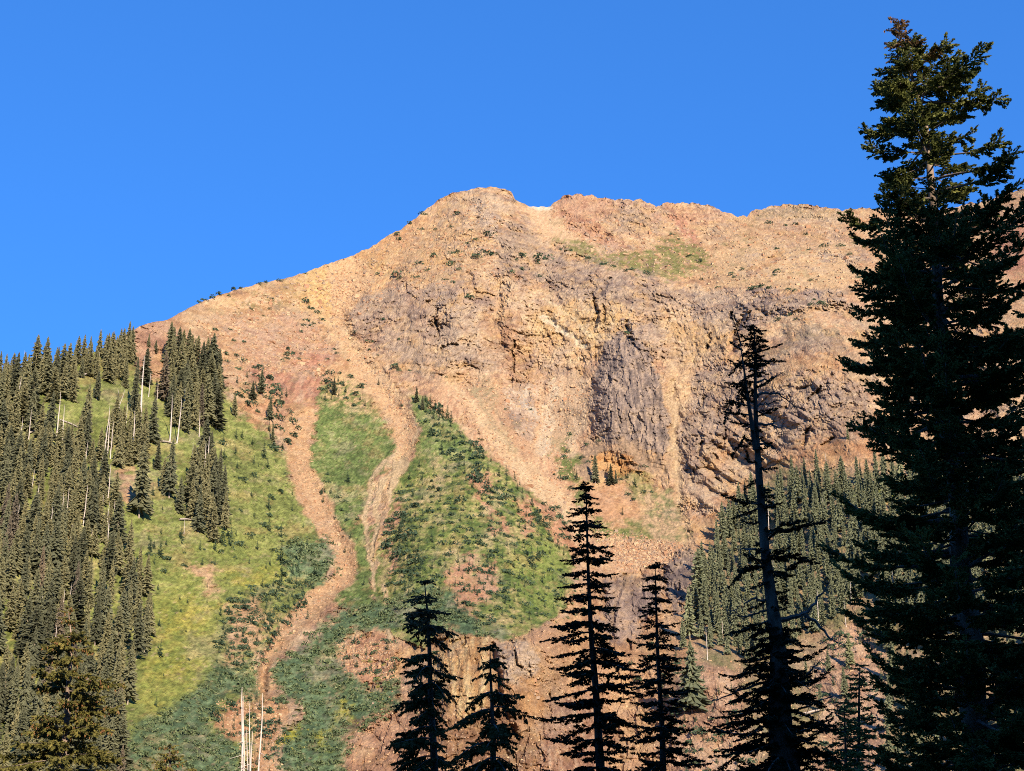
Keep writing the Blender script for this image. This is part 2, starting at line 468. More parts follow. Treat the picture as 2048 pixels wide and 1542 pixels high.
# main face
paint(area([(830,570),(900,560),(980,540),(1010,455),(1040,445),(1090,490),(1150,505),(1250,540),(1330,560),(1400,575),(1470,590),(1480,650),(1400,700),(1370,760),(1320,720),(1240,670),(1200,720),(1175,790),(1150,735),(1110,775),(1070,745),(1030,790),(1000,750),(960,770),(930,735),(900,760),(870,720),(850,650)], 14), FACE, big, 1.0)
paint(area([(690,625),(740,590),(800,570),(870,575),(900,600),(880,700),(850,720),(800,700),(735,685),(700,665),(682,648)], 5, 0.8), [C(134,104,92),C(174,136,116),C(204,160,132),C(226,178,138)], mid, 0.9)
paint(area([(800,690),(870,700),(930,760),(900,790),(850,750),(790,720)], 12), [C(130,112,92),C(176,140,112),C(216,168,128)], fine, 0.7)
paint(area([(860,600),(900,590),(960,610),(980,700),(990,740),(900,720),(870,680)], 10), GREY, big, 1.0)
paint(area([(1005,460),(1030,444),(1052,448),(1085,490),(1150,510),(1220,545),(1340,565),(1370,600),(1300,625),(1200,610),(1150,590),(1100,600),(1050,560),(1010,550),(990,500)], 7), [C(116,94,86),C(152,124,108),C(186,152,124),C(206,164,126)], mid, 1.0)
paint(area([(1080,620),(1150,600),(1250,620),(1300,640),(1240,680),(1200,700),(1120,690),(1060,660)], 14), [C(190,140,92),C(226,176,116),C(242,200,142)], mid, 0.9)
paint(area([(960,620),(1030,600),(1060,680),(1050,750),(1000,740),(960,700)], 10), [C(140,96,76),C(186,134,100),C(212,156,112)], mid, 1.0)
paint(stroke([(1090,640,5),(1130,660,8),(1170,690,5)], 3), [C(244,206,160), C(252,226,190)], fine, 0.4)
paint(area([(1350,570),(1420,580),(1470,600),(1480,660),(1420,680),(1380,640)], 8), GREY, mid, 1.0)
paint(area([(1250,640),(1290,630),(1330,660),(1350,720),(1370,740),(1360,760),(1300,720),(1260,690)], 7), PURP, mid, 1.0)
paint(area([(1330,650),(1440,650),(1470,680),(1440,720),(1380,740),(1340,700)], 12), [C(150,112,80),C(206,154,102),C(232,184,122)], streak, 0.9)
paint(area([(1470,590),(1560,582),(1690,580),(1700,612),(1600,622),(1540,628),(1520,660),(1470,660),(1450,630)], 6, 0.8), PURP, mid + 0.05, 1.0)
paint(area([(1480,600),(1540,600),(1545,630),(1500,665),(1475,640)], 6), [C(92,74,78),C(120,98,98),C(150,120,110)], mid, 1.0)
paint(stroke([(1480,690,12),(1530,660,14),(1580,640,16),(1640,628,12),(1700,690,12),(1740,740,12)], 8), PALE, fine, 0.3)
# right grey dome and orange ribs
paint(area([(1555,700),(1610,645),(1650,650),(1700,700),(1750,750),(1760,800),(1700,740),(1640,690),(1590,700),(1560,740)], 10), [C(124,106,84),C(156,132,102),C(186,152,114)], streakL, 0.5)
paint(area([(1540,740),(1600,700),(1660,700),(1720,740),(1760,790),(1700,760),(1640,740),(1580,750)], 10), RUST, fine, 0.3)
paint(area([(1370,820),(1395,745),(1440,720),(1480,735),(1560,750),(1640,750),(1720,780),(1760,850),(1700,870),(1620,900),(1560,940),(1480,970),(1400,1000),(1370,970),(1350,920)], 9), [C(128,104,96),C(170,140,124),C(198,164,138),C(220,176,138)], streakR, 0.9)
paint(area([(1560,820),(1620,790),(1740,800),(1760,880),(1640,900),(1560,920)], 14), [C(140,112,98),C(174,140,118),C(196,160,132)], mid, 0.6)
paint(stroke([(1360,1010,8),(1400,975,9),(1440,920,12),(1460,870,10),(1490,830,8)], 5), RUST, streakR, 0.6)
paint(area([(1560,900),(1640,860),(1740,850),(1760,920),(1640,940),(1560,950)], 14), [C(170,110,72),C(212,146,98),C(226,166,116)], mid, 0.4)
paint(area([(1380,1090),(1400,1040),(1460,990),(1490,960),(1500,1000),(1460,1060),(1400,1120)], 9), [C(168,110,70),C(210,148,96),C(226,168,112)], streakR, 0.45)
# bare ground is streaked and blotched everywhere: grey, rusty, golden and pale stone side by side
bare = np.clip(1 - turf * 1.5, 0, 1)
va, vb, vc, vd = F(34, 6, 701, gain=0.72), F(26, 6, 711, gain=0.74), F(15, 5, 721, gain=0.75), F(50, 6, 731, gain=0.75)
amt = bare * (0.2 + 0.8 * smooth(0.05, 0.6, rock))
paint(amt * smooth(-0.02, 0.22, va) * 0.6, GREY, 0.45 + n_fine * 0.8)
paint(amt * smooth(0.0, 0.22, vb) * 0.65, [C(190,130,84),C(226,170,108),C(244,200,140)], 0.5 + n_fine * 0.8)
vc = vc * rock + (1 - rock) * F(6, 5, 722, gain=0.72, sx=1, sz=5)
paint(bare * smooth(0.06, 0.28, vc) * 0.55, [C(236,190,148), C(250,214,176)], 0.5 + n_fine * 0.8)
paint(bare * (0.3 + 0.7 * rock) * smooth(0.08, 0.3, vd) * 0.5, [C(164,108,82),C(206,146,112)], 0.5 + n_fine * 0.8)
paint(bare * (1 - rock) * smooth(0.12, 0.3, F(20, 6, 741, gain=0.8)) * 0.6, [C(140,124,84),C(172,148,104)], 0.5 + n_fine * 0.8)

at2 = area([(1112,482),(1150,478),(1200,494),(1262,514),(1290,498),(1318,482),(1392,492),(1425,530),(1380,556),(1330,560),(1280,553),(1225,538),(1165,515)], 7, 0.7)
paint(at2 * smooth(-0.35, 0.1, n_m2 + n_fine * 0.8) * 0.85, [C(96,98,50),C(128,124,64),C(160,146,88)], fine, 0.05, 0.6)
paint(stroke([(1150,470,2),(1190,492,3),(1215,520,2)], 2, 0.3), PALE, fine, 0.1, 0)
paint(area([(1104,410),(1130,390),(1200,392),(1235,402),(1225,425),(1200,450),(1260,500),(1220,500),(1150,465),(1110,430)], 6, 0.7) * 0.6, [C(160,100,76),C(208,144,108),C(230,166,128)], mid)
paint(area([(1322,410),(1400,407),(1450,424),(1450,440),(1400,440),(1335,432)], 6, 0.7) * 0.6, [C(150,98,78),C(206,144,106),C(228,170,128)], fine)
paint(stroke([(1088,636,4),(1112,655,7),(1140,668,6),(1172,690,4)], 3, 0.8), [C(244,212,170), C(255,236,204)], fine, 0.4)
paint(stroke([(1185,672,3),(1120,615,3),(1090,600,4)], 4, 1.0) * 0.7, [C(244,212,160), C(252,226,180)], fine, 0.4)
paint(stroke([(1060,412,3),(1082,415,4),(1103,416,3)], 2, 0.2), [C(250,224,192), C(255,238,214)], fine, 0.0)
paint(area([(950,395),(985,384),(1020,384),(1030,400),(1000,425),(1003,470),(975,478),(950,440)], 8, 0.9) * 0.6, GREY, mid, 0.95)
paint(area([(575,560),(640,545),(690,530),(700,560),(690,600),(660,630),(620,600)], 22, 1.2) * 0.75, [C(226,172,100),C(246,200,128),C(252,216,150)], 0.4 + n_fine * 1.2, 0.1)
paint(area([(700,515),(780,472),(830,440),(860,430),(820,480),(740,530)], 12, 1.1) * 0.6, [C(206,140,92),C(232,168,114)], fine)
slabc = smooth(0.05, -0.22, F(48, 4, 905, gain=0.6)) * smooth(0.5, 0.9, rock) * bare
for q in ([(700,610),(770,580),(870,580),(930,600),(960,690),(900,730),(850,735),(790,700),(735,685),(690,650)], [(1090,500),(1180,520),(1290,555),(1370,575),(1360,610),(1290,615),(1200,590),(1120,590),(1060,560)], [(1010,455),(1050,447),(1090,490),(1060,530),(1000,510)],
          [(1370,585),(1460,590),(1690,582),(1700,614),(1560,626),(1500,660),(1440,650),(1380,625)], [(1250,640),(1300,632),(1365,740),(1300,720),(1262,690)], [(1380,760),(1440,720),(1500,740),(1500,840),(1440,930),(1380,980),(1355,900)], [(1560,770),(1660,750),(1750,800),(1760,870),(1640,880),(1580,860)], [(1570,690),(1620,650),(1700,700),(1740,740),(1650,700),(1590,720)]):
    paint(area(q, 12, 1.3) * smooth(-0.35, 0.1, F(22, 5, 783, gain=0.72)) * 0.62, [C(104,84,80),C(142,116,106),C(172,144,128),C(198,166,142)], 0.5 + n_fine * 1.2 + n_mid * 0.8)
paint(slabc * 0.25, [C(222,170,124),C(244,204,160),C(250,218,178)], 0.5 + n_fine * 1.3)
KEEP = np.maximum(area([(1235,670),(1265,672),(1297,700),(1312,740),(1330,800),(1342,880),(1325,940),(1150,960),(1172,850),(1180,770),(1198,720),(1215,685)], 8, 0.3),
    area([(880,790),(1180,800),(1180,860),(1140,960),(1180,1050),(1380,1090),(1350,1140),(1150,1080),(960,890)], 14, 0.6))
# chute between pinnacle and right cliffs
paint(area([(1320,720),(1370,740),(1392,740),(1370,820),(1355,900),(1370,980),(1340,960),(1330,880),(1340,800)], 5, 0.7), [C(190,150,116),C(226,178,132),C(244,202,156)], fine, 0.4)
paint(area([(1235,670),(1265,672),(1297,700),(1312,740),(1330,800),(1342,880),(1330,905),(1250,900),(1190,885),(1172,850),(1180,770),(1198,720),(1215,685)], 4, 0.6), [C(104,88,84),C(144,122,112),C(176,148,132),C(204,170,144)], streak, 0.95)
paint(area([(1175,880),(1230,880),(1320,900),(1340,950),(1300,960),(1240,930),(1170,960),(1150,950)], 10), [C(140,112,92),C(176,140,112),C(198,156,122)], streak, 0.3)
paint(area([(1190,920),(1215,890),(1250,920),(1300,960),(1260,960),(1220,960)], 6), [C(186,120,70),C(222,156,96),C(240,184,120)], mid, 0.9)
paint(area([(1190,980),(1240,965),(1290,990),(1300,1050),(1220,1060),(1180,1030)], 12), [C(186,128,90),C(214,154,112),C(222,164,122)], fine, 0.1)
paint(area([(1240,950),(1300,960),(1320,1010),(1330,1060),(1260,1060),(1290,1010)], 12), [C(120,116,64),C(150,140,84),C(186,158,108)], fine, 0.1, 0.4)
# scree bowl
paint(area([(870,742),(905,775),(935,750),(975,790),(1005,752),(1040,785),(1085,748),(1125,790),(1150,755),(1180,765),(1180,860),(1140,960),(1180,1050),(1260,1090),(1380,1090),(1350,1140),(1230,1140),(1150,1080),(1060,990),(960,890),(890,800)], 16, 1.3), [C(208,148,112),C(232,176,134),C(242,194,150)], streak, 0.12)
paint(area([(1000,780),(1050,760),(1090,780),(1090,850),(1060,880),(1000,850)], 14), [C(170,140,122),C(206,168,142),C(240,206,172)], mid, 0.5)
paint(area([(1105,750),(1180,760),(1178,840),(1140,900),(1090,880)], 14), [C(226,176,134),C(242,196,152),C(248,208,166)], streak, 0.05)
paint(area([(930,770),(980,760),(1010,810),(1010,850),(980,840)], 8) , [C(150,132,96),C(196,156,118),C(220,176,134)], streakL, 0.3)
paint(area([(985,840),(1015,830),(1035,850),(1020,880),(995,875)], 5), [C(120,98,84),C(150,122,100),C(120,122,80)], mid, 0.8)
for q, c in (([(885,750,5),(960,850,10),(1040,930,18),(1120,1010,26)], PALE), ([(960,800,4),(1010,870,10),(1060,910,14)], PALE), ([(1085,770,5),(1080,840,8),(1070,900,12)], PALE)):
    paint(stroke(q, 5), c, 0.45 + n_fine * 0.7, 0.05)
paint(area([(1180,1060),(1250,1080),(1370,1090),(1380,1110),(1320,1140),(1240,1140),(1190,1110)], 10), [C(186,136,108),C(226,172,134),C(242,194,154)], fine, 0.3)
paint(area([(1290,990),(1340,960),(1370,1010),(1370,1090),(1300,1080),(1260,1060)], 14), [C(120,122,76),C(170,150,104),C(216,170,126),C(234,190,142)], fine, 0.25, 0.3)
for q in ([(1110,880),(1140,870),(1140,930),(1150,980),(1120,940)], [(1100,910),(1150,900),(1170,980),(1160,1050),(1140,990)], [(1180,1040),(1260,1050),(1300,1080),(1200,1070)]):
    paint(area(q, 8) * smooth(-0.15, 0.15, n_m2 + 0.1), [C(96,110,54), C(128,132,70)], fine, None, 0.6)
for q, c, w in (([(900,752,5),(960,838,9),(1010,900,14),(1090,985,22),(1150,1050,18)], [C(236,184,134),C(250,212,164)], .9), ([(1000,790,5),(1015,850,9),(1050,905,12)], [C(196,142,106),C(222,168,128)], .8),
        ([(950,775,5),(985,850,8),(1030,900,8)], [C(172,150,112),C(206,176,130)], .7), ([(1110,760,7),(1100,830,11),(1085,900,16)], [C(244,206,164),C(254,226,190)], .8), ([(1140,760,6),(1135,830,8),(1110,900,10)], [C(214,170,130),C(236,190,148)], .8),
        ([(1060,770,9),(1050,800,11),(1075,830,8)], [C(196,176,160),C(248,226,200)], .7), ([(1165,780,6),(1160,850,10),(1140,910,8)], [C(228,186,146),C(244,204,164)], .8), ([(1345,760,6),(1350,850,7),(1352,930,9),(1362,1000,10)], [C(196,160,124),C(240,204,160)], .7)):
    paint(stroke(q, 5, 0.8) * w, c, 0.5 + F(4, 4, 771, sx=1, sz=4, gain=0.75) * 1.8, 0.1)
# left green slope with the forest
paint(area([(-400,720),(0,745),(120,715),(250,700),(290,760),(340,740),(430,760),(455,800),(530,850),(570,900),(585,960),(620,1020),(640,1080),(650,1140),(620,1190),(560,1260),(510,1310),(520,1400),(500,1700),(-400,1700)], 10), GRASS, 0.36 + n_mid * 0.9 + n_fine * 0.9, 0.08, 1)
paint(area([(260,655),(335,640),(400,700),(380,760),(290,750),(262,700)], 8), [C(170,118,94),C(214,156,124),C(232,178,142)], mid, 0.7)
paint(area([(290,740),(310,690),(350,700),(360,740)], 8), RUST, mid, 0.4)
paint(area([(480,800),(540,790),(560,830),(520,840)], 8), PINK, fine, 0.4)
paint(area([(230,940),(270,930),(290,980),(290,1040),(250,1010)], 9) * smooth(-0.2, 0.1, n_m2), TAN, fine, 0.3, 0.2)
paint(area([(300,1120),(420,1060),(560,1080),(620,1130),(560,1180),(420,1170),(330,1180)], 30), LIME, 0.4 + n_mid * 0.5 + n_fine * 0.4, 0.05, 1)
paint(area([(300,1200),(360,1170),(430,1190),(440,1260),(420,1330),(350,1400),(290,1430),(275,1400),(300,1310)], 14), [C(116,132,56),C(144,154,64),C(172,172,76),C(196,184,88)], 0.5 + n_fine * 1.0, 0.05, 1)
for q in ([(315,1215),(390,1195),(440,1215),(420,1250),(330,1290)], [(300,1320),(360,1300),(400,1340),(320,1360)], [(440,1160),(560,1140),(590,1150),(470,1180)], [(285,1410),(330,1400),(320,1430)]):
    paint(area(q, 14) * smooth(-0.25, 0.15, n_fine + 0.15), GOLDEN, fine, 0.05, 1)
for q in ([(370,1130),(420,1125),(440,1170),(410,1190)], [(450,1220),(510,1200),(540,1240),(500,1330),(400,1380),(450,1310)], [(400,1180),(440,1180),(430,1195)]):
    paint(area(q, 12) * smooth(-0.3, 0.05, n_m2 + n_fine * 0.5), TAN, fine, 0.25, 0.2)
paint(area([(60,1200),(110,1180),(60,1300),(50,1400)], 30), LIME, fine, 0.1, 1)
# central lens of turf between the slides
paint(area([(640,770),(700,760),(740,800),(780,850),(790,890),(760,930),(735,970),(730,1050),(735,1120),(760,1200),(790,1250),(700,1230),(660,1200),(700,1130),(680,1060),(640,990),(622,930),(625,850)], 8), LUSH, 0.35 + n_mid * 0.9 + n_fine * 1.1, 0.06, 1)
paint(area([(660,745),(700,740),(760,800),(760,830),(700,820),(650,800)], 14) * smooth(-0.3, 0.1, n_fine), [C(160,140,84),C(206,166,112),C(232,186,134)], fine, 0.3)
# right green slope
paint(area([(815,790),(850,795),(900,845),(980,915),(1060,985),(1110,1020),(1140,1080),(1145,1200),(1110,1235),(1040,1275),(1000,1285),(900,1260),(850,1290),(780,1280),(740,1180),(770,1060),(790,960),(830,920),(838,850)], 6, 0.6), [C(78,100,46),C(120,136,62),C(170,164,92),C(206,178,116)], 0.42 + n_mid * 1.1 + n_fine * 1.1, 0.12, 0.9)
paint(area([(820,790),(850,800),(900,850),(960,920),(900,920),(850,900),(838,850)], 10), LUSH, mid - 0.05, 0.05, 1)
paint(area([(1030,1110),(1090,1080),(1130,1110),(1130,1200),(1080,1220),(1020,1200)], 14), [C(92,116,50),C(122,142,60),C(150,162,78)], mid, 0.05, 1)
for q in ([(895,1150),(940,1105),(985,1130),(1000,1180),(960,1210),(910,1210)], [(960,1000),(1010,1030),(1030,1080),(990,1060)], [(1040,1010),(1060,1010),(1070,1060),(1050,1080)],
          [(890,1200),(920,1190),(960,1240),(920,1250)], [(770,1050),(800,1000),(790,1100),(780,1150)], [(940,960),(980,950),(1000,980),(960,1000)], [(670,1285),(760,1265),(790,1290),(790,1350),(740,1370),(690,1340)],
          [(1060,1000),(1100,1010),(1140,1070),(1170,1110),(1120,1080)], [(720,1230),(770,1240),(770,1280),(730,1270)]):
    paint(area(q, 7) * smooth(-0.6, -0.2, n_m2), [C(176,116,86),C(214,148,112),C(226,164,126)], fine, 0.2, 0)
# slides
SL1 = [(612,835,22),(588,850,22),(597,900,26),(606,950,24),(628,1000,26),(655,1050,26),(683,1100,22),(692,1130,22),(682,1160,20),(640,1195,22),(600,1235,22),(565,1275,18),(535,1310,13),(525,1350,9),(524,1400,10)]
SL2 = [(700,560,46),(682,625,16),(690,665,16),(712,710,20),(742,755,24),(780,800,24),(808,840,20),(814,885,17),(800,918,14)]
paint(stroke(SL1, 4), [C(192,134,94),C(228,172,124),C(244,202,154)], 0.5 + n_fine * 0.6, 0.12, 0)
paint(stroke([(500,1405,18),(470,1440,30),(440,1425,14)], 12, 2.2) * smooth(-0.4, 0.0, n_m2 + 0.1), PINK, fine, 0.2, 0)
paint(stroke([(524,1395,10),(545,1430,26),(530,1490,20),(522,1570,22)], 10, 1.6), PINK, fine, 0.2, 0)
paint(stroke(SL2, 4), [C(216,158,112),C(238,184,134),C(246,200,152)], 0.5 + n_fine * 0.6, 0.1, 0)
paint(stroke([(690,660,8),(740,735,9),(800,795,8)], 5) * 0.7, [C(240,190,140), C(246,204,156)], fine, 0.1, 0)
for q in ([(795,900,5),(765,925,4),(742,960,4.5),(733,1010,5),(728,1060,4),(742,1130,4),(752,1180,3)], [(800,930,8),(765,960,6),(752,1000,6),(750,1060,4),(745,1110,4)], [(800,925,18),(788,960,8),(780,1000,3)], [(820,815,2),(832,850,2),(826,890,2)], [(770,1170,5),(775,1230,5),(778,1290,4)]):
    paint(stroke(q, 2.5, 0.5), [C(224,184,134), C(244,206,158)], fine, 0.15, 0)
# brush ground
WILLOW = [[(545,1345),(600,1290),(660,1240),(720,1205),(790,1190),(860,1180),(900,1260),(850,1260),(760,1255),(700,1275),(665,1310),(690,1345),(740,1380),(790,1340),(800,1400),(760,1440),(710,1470),(690,1560),(560,1560),(575,1480),(600,1420),(560,1400)],
    [(340,1420),(400,1370),(420,1330),(505,1320),(515,1400),(440,1400),(420,1440),(480,1500),(490,1570),(250,1570),(250,1480),(290,1430)],
    [(567,1090),(600,1075),(655,1085),(662,1130),(640,1158),(570,1158)],
    [(850,1180),(900,1190),(960,1250),(1010,1270),(960,1275),(880,1255)]]
for q in WILLOW:
    paint(area(q, 10), BRUSH, fine, 0.05, 1)
for q in ([(680,1400),(710,1405),(705,1440),(680,1430)], [(570,1465),(600,1450),(590,1490),(560,1500)], [(630,1460),(670,1455),(660,1490),(640,1500)]):
    paint(area(q, 9), [C(150,160,56), C(190,182,60)], fine, 0.05, 1)
# lower bluffs
paint(area([(870,1275),(900,1260),(980,1275),(1010,1290),(1050,1272),(1115,1232),(1200,1170),(1350,1140),(1400,1200),(1380,1300),(1400,1640),(700,1640),(700,1500),(740,1430),(800,1430),(850,1380)], 6, 0.7), [C(150,104,76),C(204,148,104),C(230,176,124),C(214,158,118)], big, 0.9)
paint(area([(880,1265),(975,1275),(985,1380),(940,1450),(890,1440),(870,1340)], 7), [C(186,130,82),C(222,170,112),C(240,200,140)], streak, 0.9)
paint(area([(985,1300),(1050,1290),(1080,1330),(1060,1370),(1000,1370)], 10), GREY, mid, 0.9)
paint(area([(1040,1360),(1090,1350),(1100,1420),(1060,1460),(1040,1420)], 9), [C(170,116,74),C(204,144,94),C(214,156,104)], fine, 0.3)
paint(area([(1100,1400),(1180,1380),(1230,1480),(1200,1600),(1060,1600)], 14), [C(144,96,76),C(190,134,104),C(216,168,136)], streak, 0.9)
paint(area([(1130,1200),(1200,1150),(1230,1240),(1200,1330),(1130,1330)], 12), RUST, streak, 0.7)
paint(area([(1210,1160),(1260,1145),(1330,1150),(1320,1210),(1270,1290),(1230,1290),(1205,1230)], 7), PURP, mid, 0.95)
paint(area([(1325,1130),(1370,1095),(1395,1110),(1395,1180),(1350,1220),(1330,1180)], 5), [C(112,94,92),C(146,122,112),C(176,146,124)], mid, 0.95)
paint(area([(1250,1290),(1340,1240),(1400,1300),(1400,1400),(1260,1400)], 16), [C(180,126,88),C(214,158,114),C(230,178,134)], mid, 0.4)
paint(area([(700,1450),(760,1420),(860,1450),(900,1640),(680,1640)], 12), [C(146,102,80),C(200,142,108),C(222,166,128)], mid, 0.6)
# right forest floor
paint(area([(1480,1000),(1560,940),(1760,930),(2400,900),(2400,1700),(1400,1700),(1400,1300),(1380,1240),(1400,1150),(1440,1060)], 14), [C(104,108,66),C(140,128,84),C(180,144,106),C(206,156,122)], 0.5 + n_m2 * 0.9 + n_fine * 0.4, 0.35, 0.3)
for q in ([(1620,1300),(1700,1250),(1760,1300),(1780,1420),(1760,1560),(1640,1560),(1640,1400)], [(1380,1330),(1500,1330),(1480,1420),(1520,1560),(1340,1560),(1350,1420)], [(1700,1020),(1780,1010),(1760,1050),(1700,1050)]):
    paint(area(q, 14), [C(172,124,98),C(216,162,128),C(234,188,152)], mid, 0.5, 0.1)
paint(area([(1690,985),(1790,975),(1790,1000),(1700,1005)], 8), [C(110,130,56), C(160,168,80)], fine, 0.1, 1)

# a lighter second pass over the patches painted since
paint(amt * (1 - KEEP) * smooth(0.05, 0.3, F(28, 6, 751, gain=0.74)) * 0.35, GREY, 0.5 + n_fine * 1.2)
paint(amt * (1 - KEEP) * smooth(0.05, 0.3, F(20, 6, 761, gain=0.74)) * 0.35, [C(196,138,88),C(232,178,114),C(246,206,148)], 0.5 + n_fine * 1.2)
# speckle: stones on turf, bushes of grass on scree, broken light and dark stones on rock
sp1, sp2, spv = cells(WX / 2.2, WZ / 1.6, 5)
stone = smooth(0.34, 0.2, sp1) * (spv > 0.80)
m = (stone * turf * smooth(-0.3, 0.5, n_m2) * 0.8)[..., None]
colour = colour * (1 - m) + C(222, 184, 140) * m
g1, g2, gv = cells(WX / 3.4, WZ / 2.0, 15)
tuft = smooth(0.42, 0.2, g1) * (gv > 0.72) * (1 - turf) * smooth(0.55, 0.2, rock) * smooth(-0.1, 0.4, n_b2 + n_m2 * 0.6)
m = (tuft * 0.55)[..., None]
colour = colour * (1 - m) + C(140, 122, 84) * m
tl = (turf * smooth(0.0, 0.5, n_m2) * 0.35)[..., None]
colour = colour * (1 - tl) + C(74, 96, 44) * tl
grain = 1 + n_tiny * (0.30 + 0.35 * turf) + rng.normal(0, 1, GX.shape).astype(np.float32) * (0.07 + 0.06 * rock + 0.06 * turf)
colour = np.clip(colour * grain[..., None], 0.01, 0.95)
pinkish = smooth(0.1, 0.6, n_m2) * rock * 0.25
colour = colour * (1 - pinkish[..., None]) + colour * np.array([1.02, 0.90, 0.84]) * pinkish[..., None]

# ---- relief, metres towards the viewer
bare_all = np.clip(1 - turf * 1.4, 0, 1)
bigrib = F(58, 5, 43, ridge=True, sx=0.75, sz=2.0, gain=0.5); bigrib -= bigrib.mean()
rel = n_b2 * 12 + F(110, 3, 41) * 16 + bigrib * 11 * bare_all * smooth(0.05, 0.5, rock)
def lift(poly, amp, soft=10, decay=1e9, rag=0.4, yfade=None):
    P = np.array(poly, float)
    X, Y = GX + WARPX * rag, GY + WARPY * rag
    m = soft + 60
    box = (X > P[:, 0].min() - m) & (X < P[:, 0].max() + m) & (Y > P[:, 1].min() - m) & (Y < P[:, 1].max() + m)
    s = sdf(poly, X[box], Y[box])
    v = smooth(-soft * 0.5, soft * 1.3, s + EDGE[box] * 0.4) * 0.75 * np.exp(-np.maximum(s, 0) / decay) * amp
    yfade = yfade or (P[:, 1].min() + 0.35 * np.ptp(P[:, 1]), P[:, 1].max() + 10)
    v = v * smooth(yfade[1], yfade[0], Y[box])
    out = np.zeros(GX.shape); out[box] = v
    return out
rel += lift([(1235,668),(1268,668),(1300,698),(1318,742),(1338,800),(1352,880),(1350,960),(1150,960),(1168,850),(1176,770),(1195,716),(1212,682)], 34, 46, yfade=(800, 965))
rel += lift([(1190,760),(1215,720),(1235,760),(1225,860),(1185,870)], 8, 12)
rel += lift([(1395,740),(1440,715),(1480,735),(1500,790),(1490,860),(1450,930),(1390,1000),(1365,960),(1355,900),(1368,820)], 15, 36, yfade=(850, 1010))
rel += lift([(1500,760),(1560,690),(1620,640),(1680,690),(1760,760),(1800,900),(1500,930)], 20, 90, yfade=(830, 950))
def edge_lift(pts, soft, decay):
    """pts (x, y, amp): the ground to the lower left of the line stands amp metres nearer"""
    X, Y = GX + WARPX * 0.2, GY + WARPY * 0.2
    best = np.full(X.shape, 1e9); sgn = np.zeros(X.shape); am = np.zeros(X.shape)
    for a, b in zip(pts[:-1], pts[1:]):
        ex, ey = b[0] - a[0], b[1] - a[1]
        t = np.clip(((X - a[0]) * ex + (Y - a[1]) * ey) / (ex * ex + ey * ey), 0, 1)
        d = np.hypot(X - a[0] - t * ex, Y - a[1] - t * ey)
        k = d < best
        best = np.where(k, d, best); am = np.where(k, a[2] + (b[2] - a[2]) * t, am)
        sgn = np.where(k, np.sign(-(X - a[0]) * ey + (Y - a[1]) * ex), sgn)
    s = best * sgn
    return am * smooth(-2, soft, s) * np.exp(-np.maximum(s, 0) / decay)
rel += edge_lift([(800,770,0),(850,802,16),(900,843,34),(980,913,44),(1060,983,36),(1120,1035,22),(1170,1100,0)], 10, 110)
rel += lift([(685,640),(720,598),(800,570),(860,580),(885,690),(850,735),(780,710),(710,680)], 14, 14)
rel += lift([(865,640),(880,590),(930,600),(950,680),(930,760),(890,720)], 13, 14)
rel += lift([(1010,560),(1050,555),(1060,640),(1055,760),(1005,750),(1000,650)], 12, 10)
rel += lift([(1030,444),(1052,448),(1090,490),(1140,520),(1080,560),(1010,550),(1000,500)], 18, 20)
rel += lift([(1090,520),(1250,560),(1350,580),(1370,620),(1300,640),(1180,620),(1100,600)], 14, 16)
rel += lift([(1250,640),(1290,632),(1330,670),(1360,740),(1300,720),(1262,690)], 14, 10)
rel += lift([(1470,590),(1560,584),(1690,582),(1690,612),(1590,624),(1545,632),(1500,655)], 16, 12)
rel += lift([(955,395),(1000,378),(1030,390),(1030,410),(1000,470),(960,480)], 10, 12)
rel += lift([(1500,425),(1600,408),(1690,422),(1680,446),(1560,438)], 10, 8)
rel += lift([(1106,410),(1150,388),(1310,414),(1300,440),(1220,470),(1140,445)], 12, 12)
rel += lift([(1320,408),(1440,415),(1450,450),(1330,436)], 10, 9)
rel += lift([(880,1262),(980,1275),(990,1400),(940,1480),(870,1460)], 14, 14)
rel += lift([(995,1300),(1110,1235),(1130,1330),(1100,1450),(1000,1420)], 16, 16)
rel += lift([(1205,1150),(1330,1150),(1320,1230),(1260,1310),(1210,1260)], 16, 14)
rel += lift([(1325,1130),(1370,1093),(1398,1110),(1400,1200),(1345,1230)], 14, 10)
rel += lift([(1100,1400),(1190,1390),(1240,1640),(1050,1640)], 12, 20)
rel += lift([(260,655),(300,640),(345,650),(370,700),(310,720),(262,700)], 10, 12)
for q, d in ((SL1, 9), (SL2, 10)):
    rel -= stroke([(x, y, w * 1.5) for x, y, w in q], inner=True) * d
for q, d in (([(1355,700,20),(1350,800,16),(1350,900,16),(1360,1000,20),(1370,1090,20)], 5), ([(1095,640,10),(1170,690,14)], 5),
             ([(1440,1000,14),(1500,960,14),(1560,930,14)], 5), ([(1210,1300,10),(1232,1230,8),(1250,1150,8)], 7), ([(985,1290,8),(1000,1400,10),(1040,1480,14)], 8),
             ([(1480,640,10),(1465,700,10)], 8), ([(1220,560,6),(1190,600,8),(1188,660,6)], 9)):
    rel -= stroke(q, inner=True) * d
# ribs of the right cliff run down to the left
ribm = area([(1380,850),(1500,800),(1600,830),(1560,930),(1480,980),(1380,1030)], 30)
rel += np.abs(F(16, 3, 52, sx=1, sz=5, rot=0.5)) * -22 * ribm
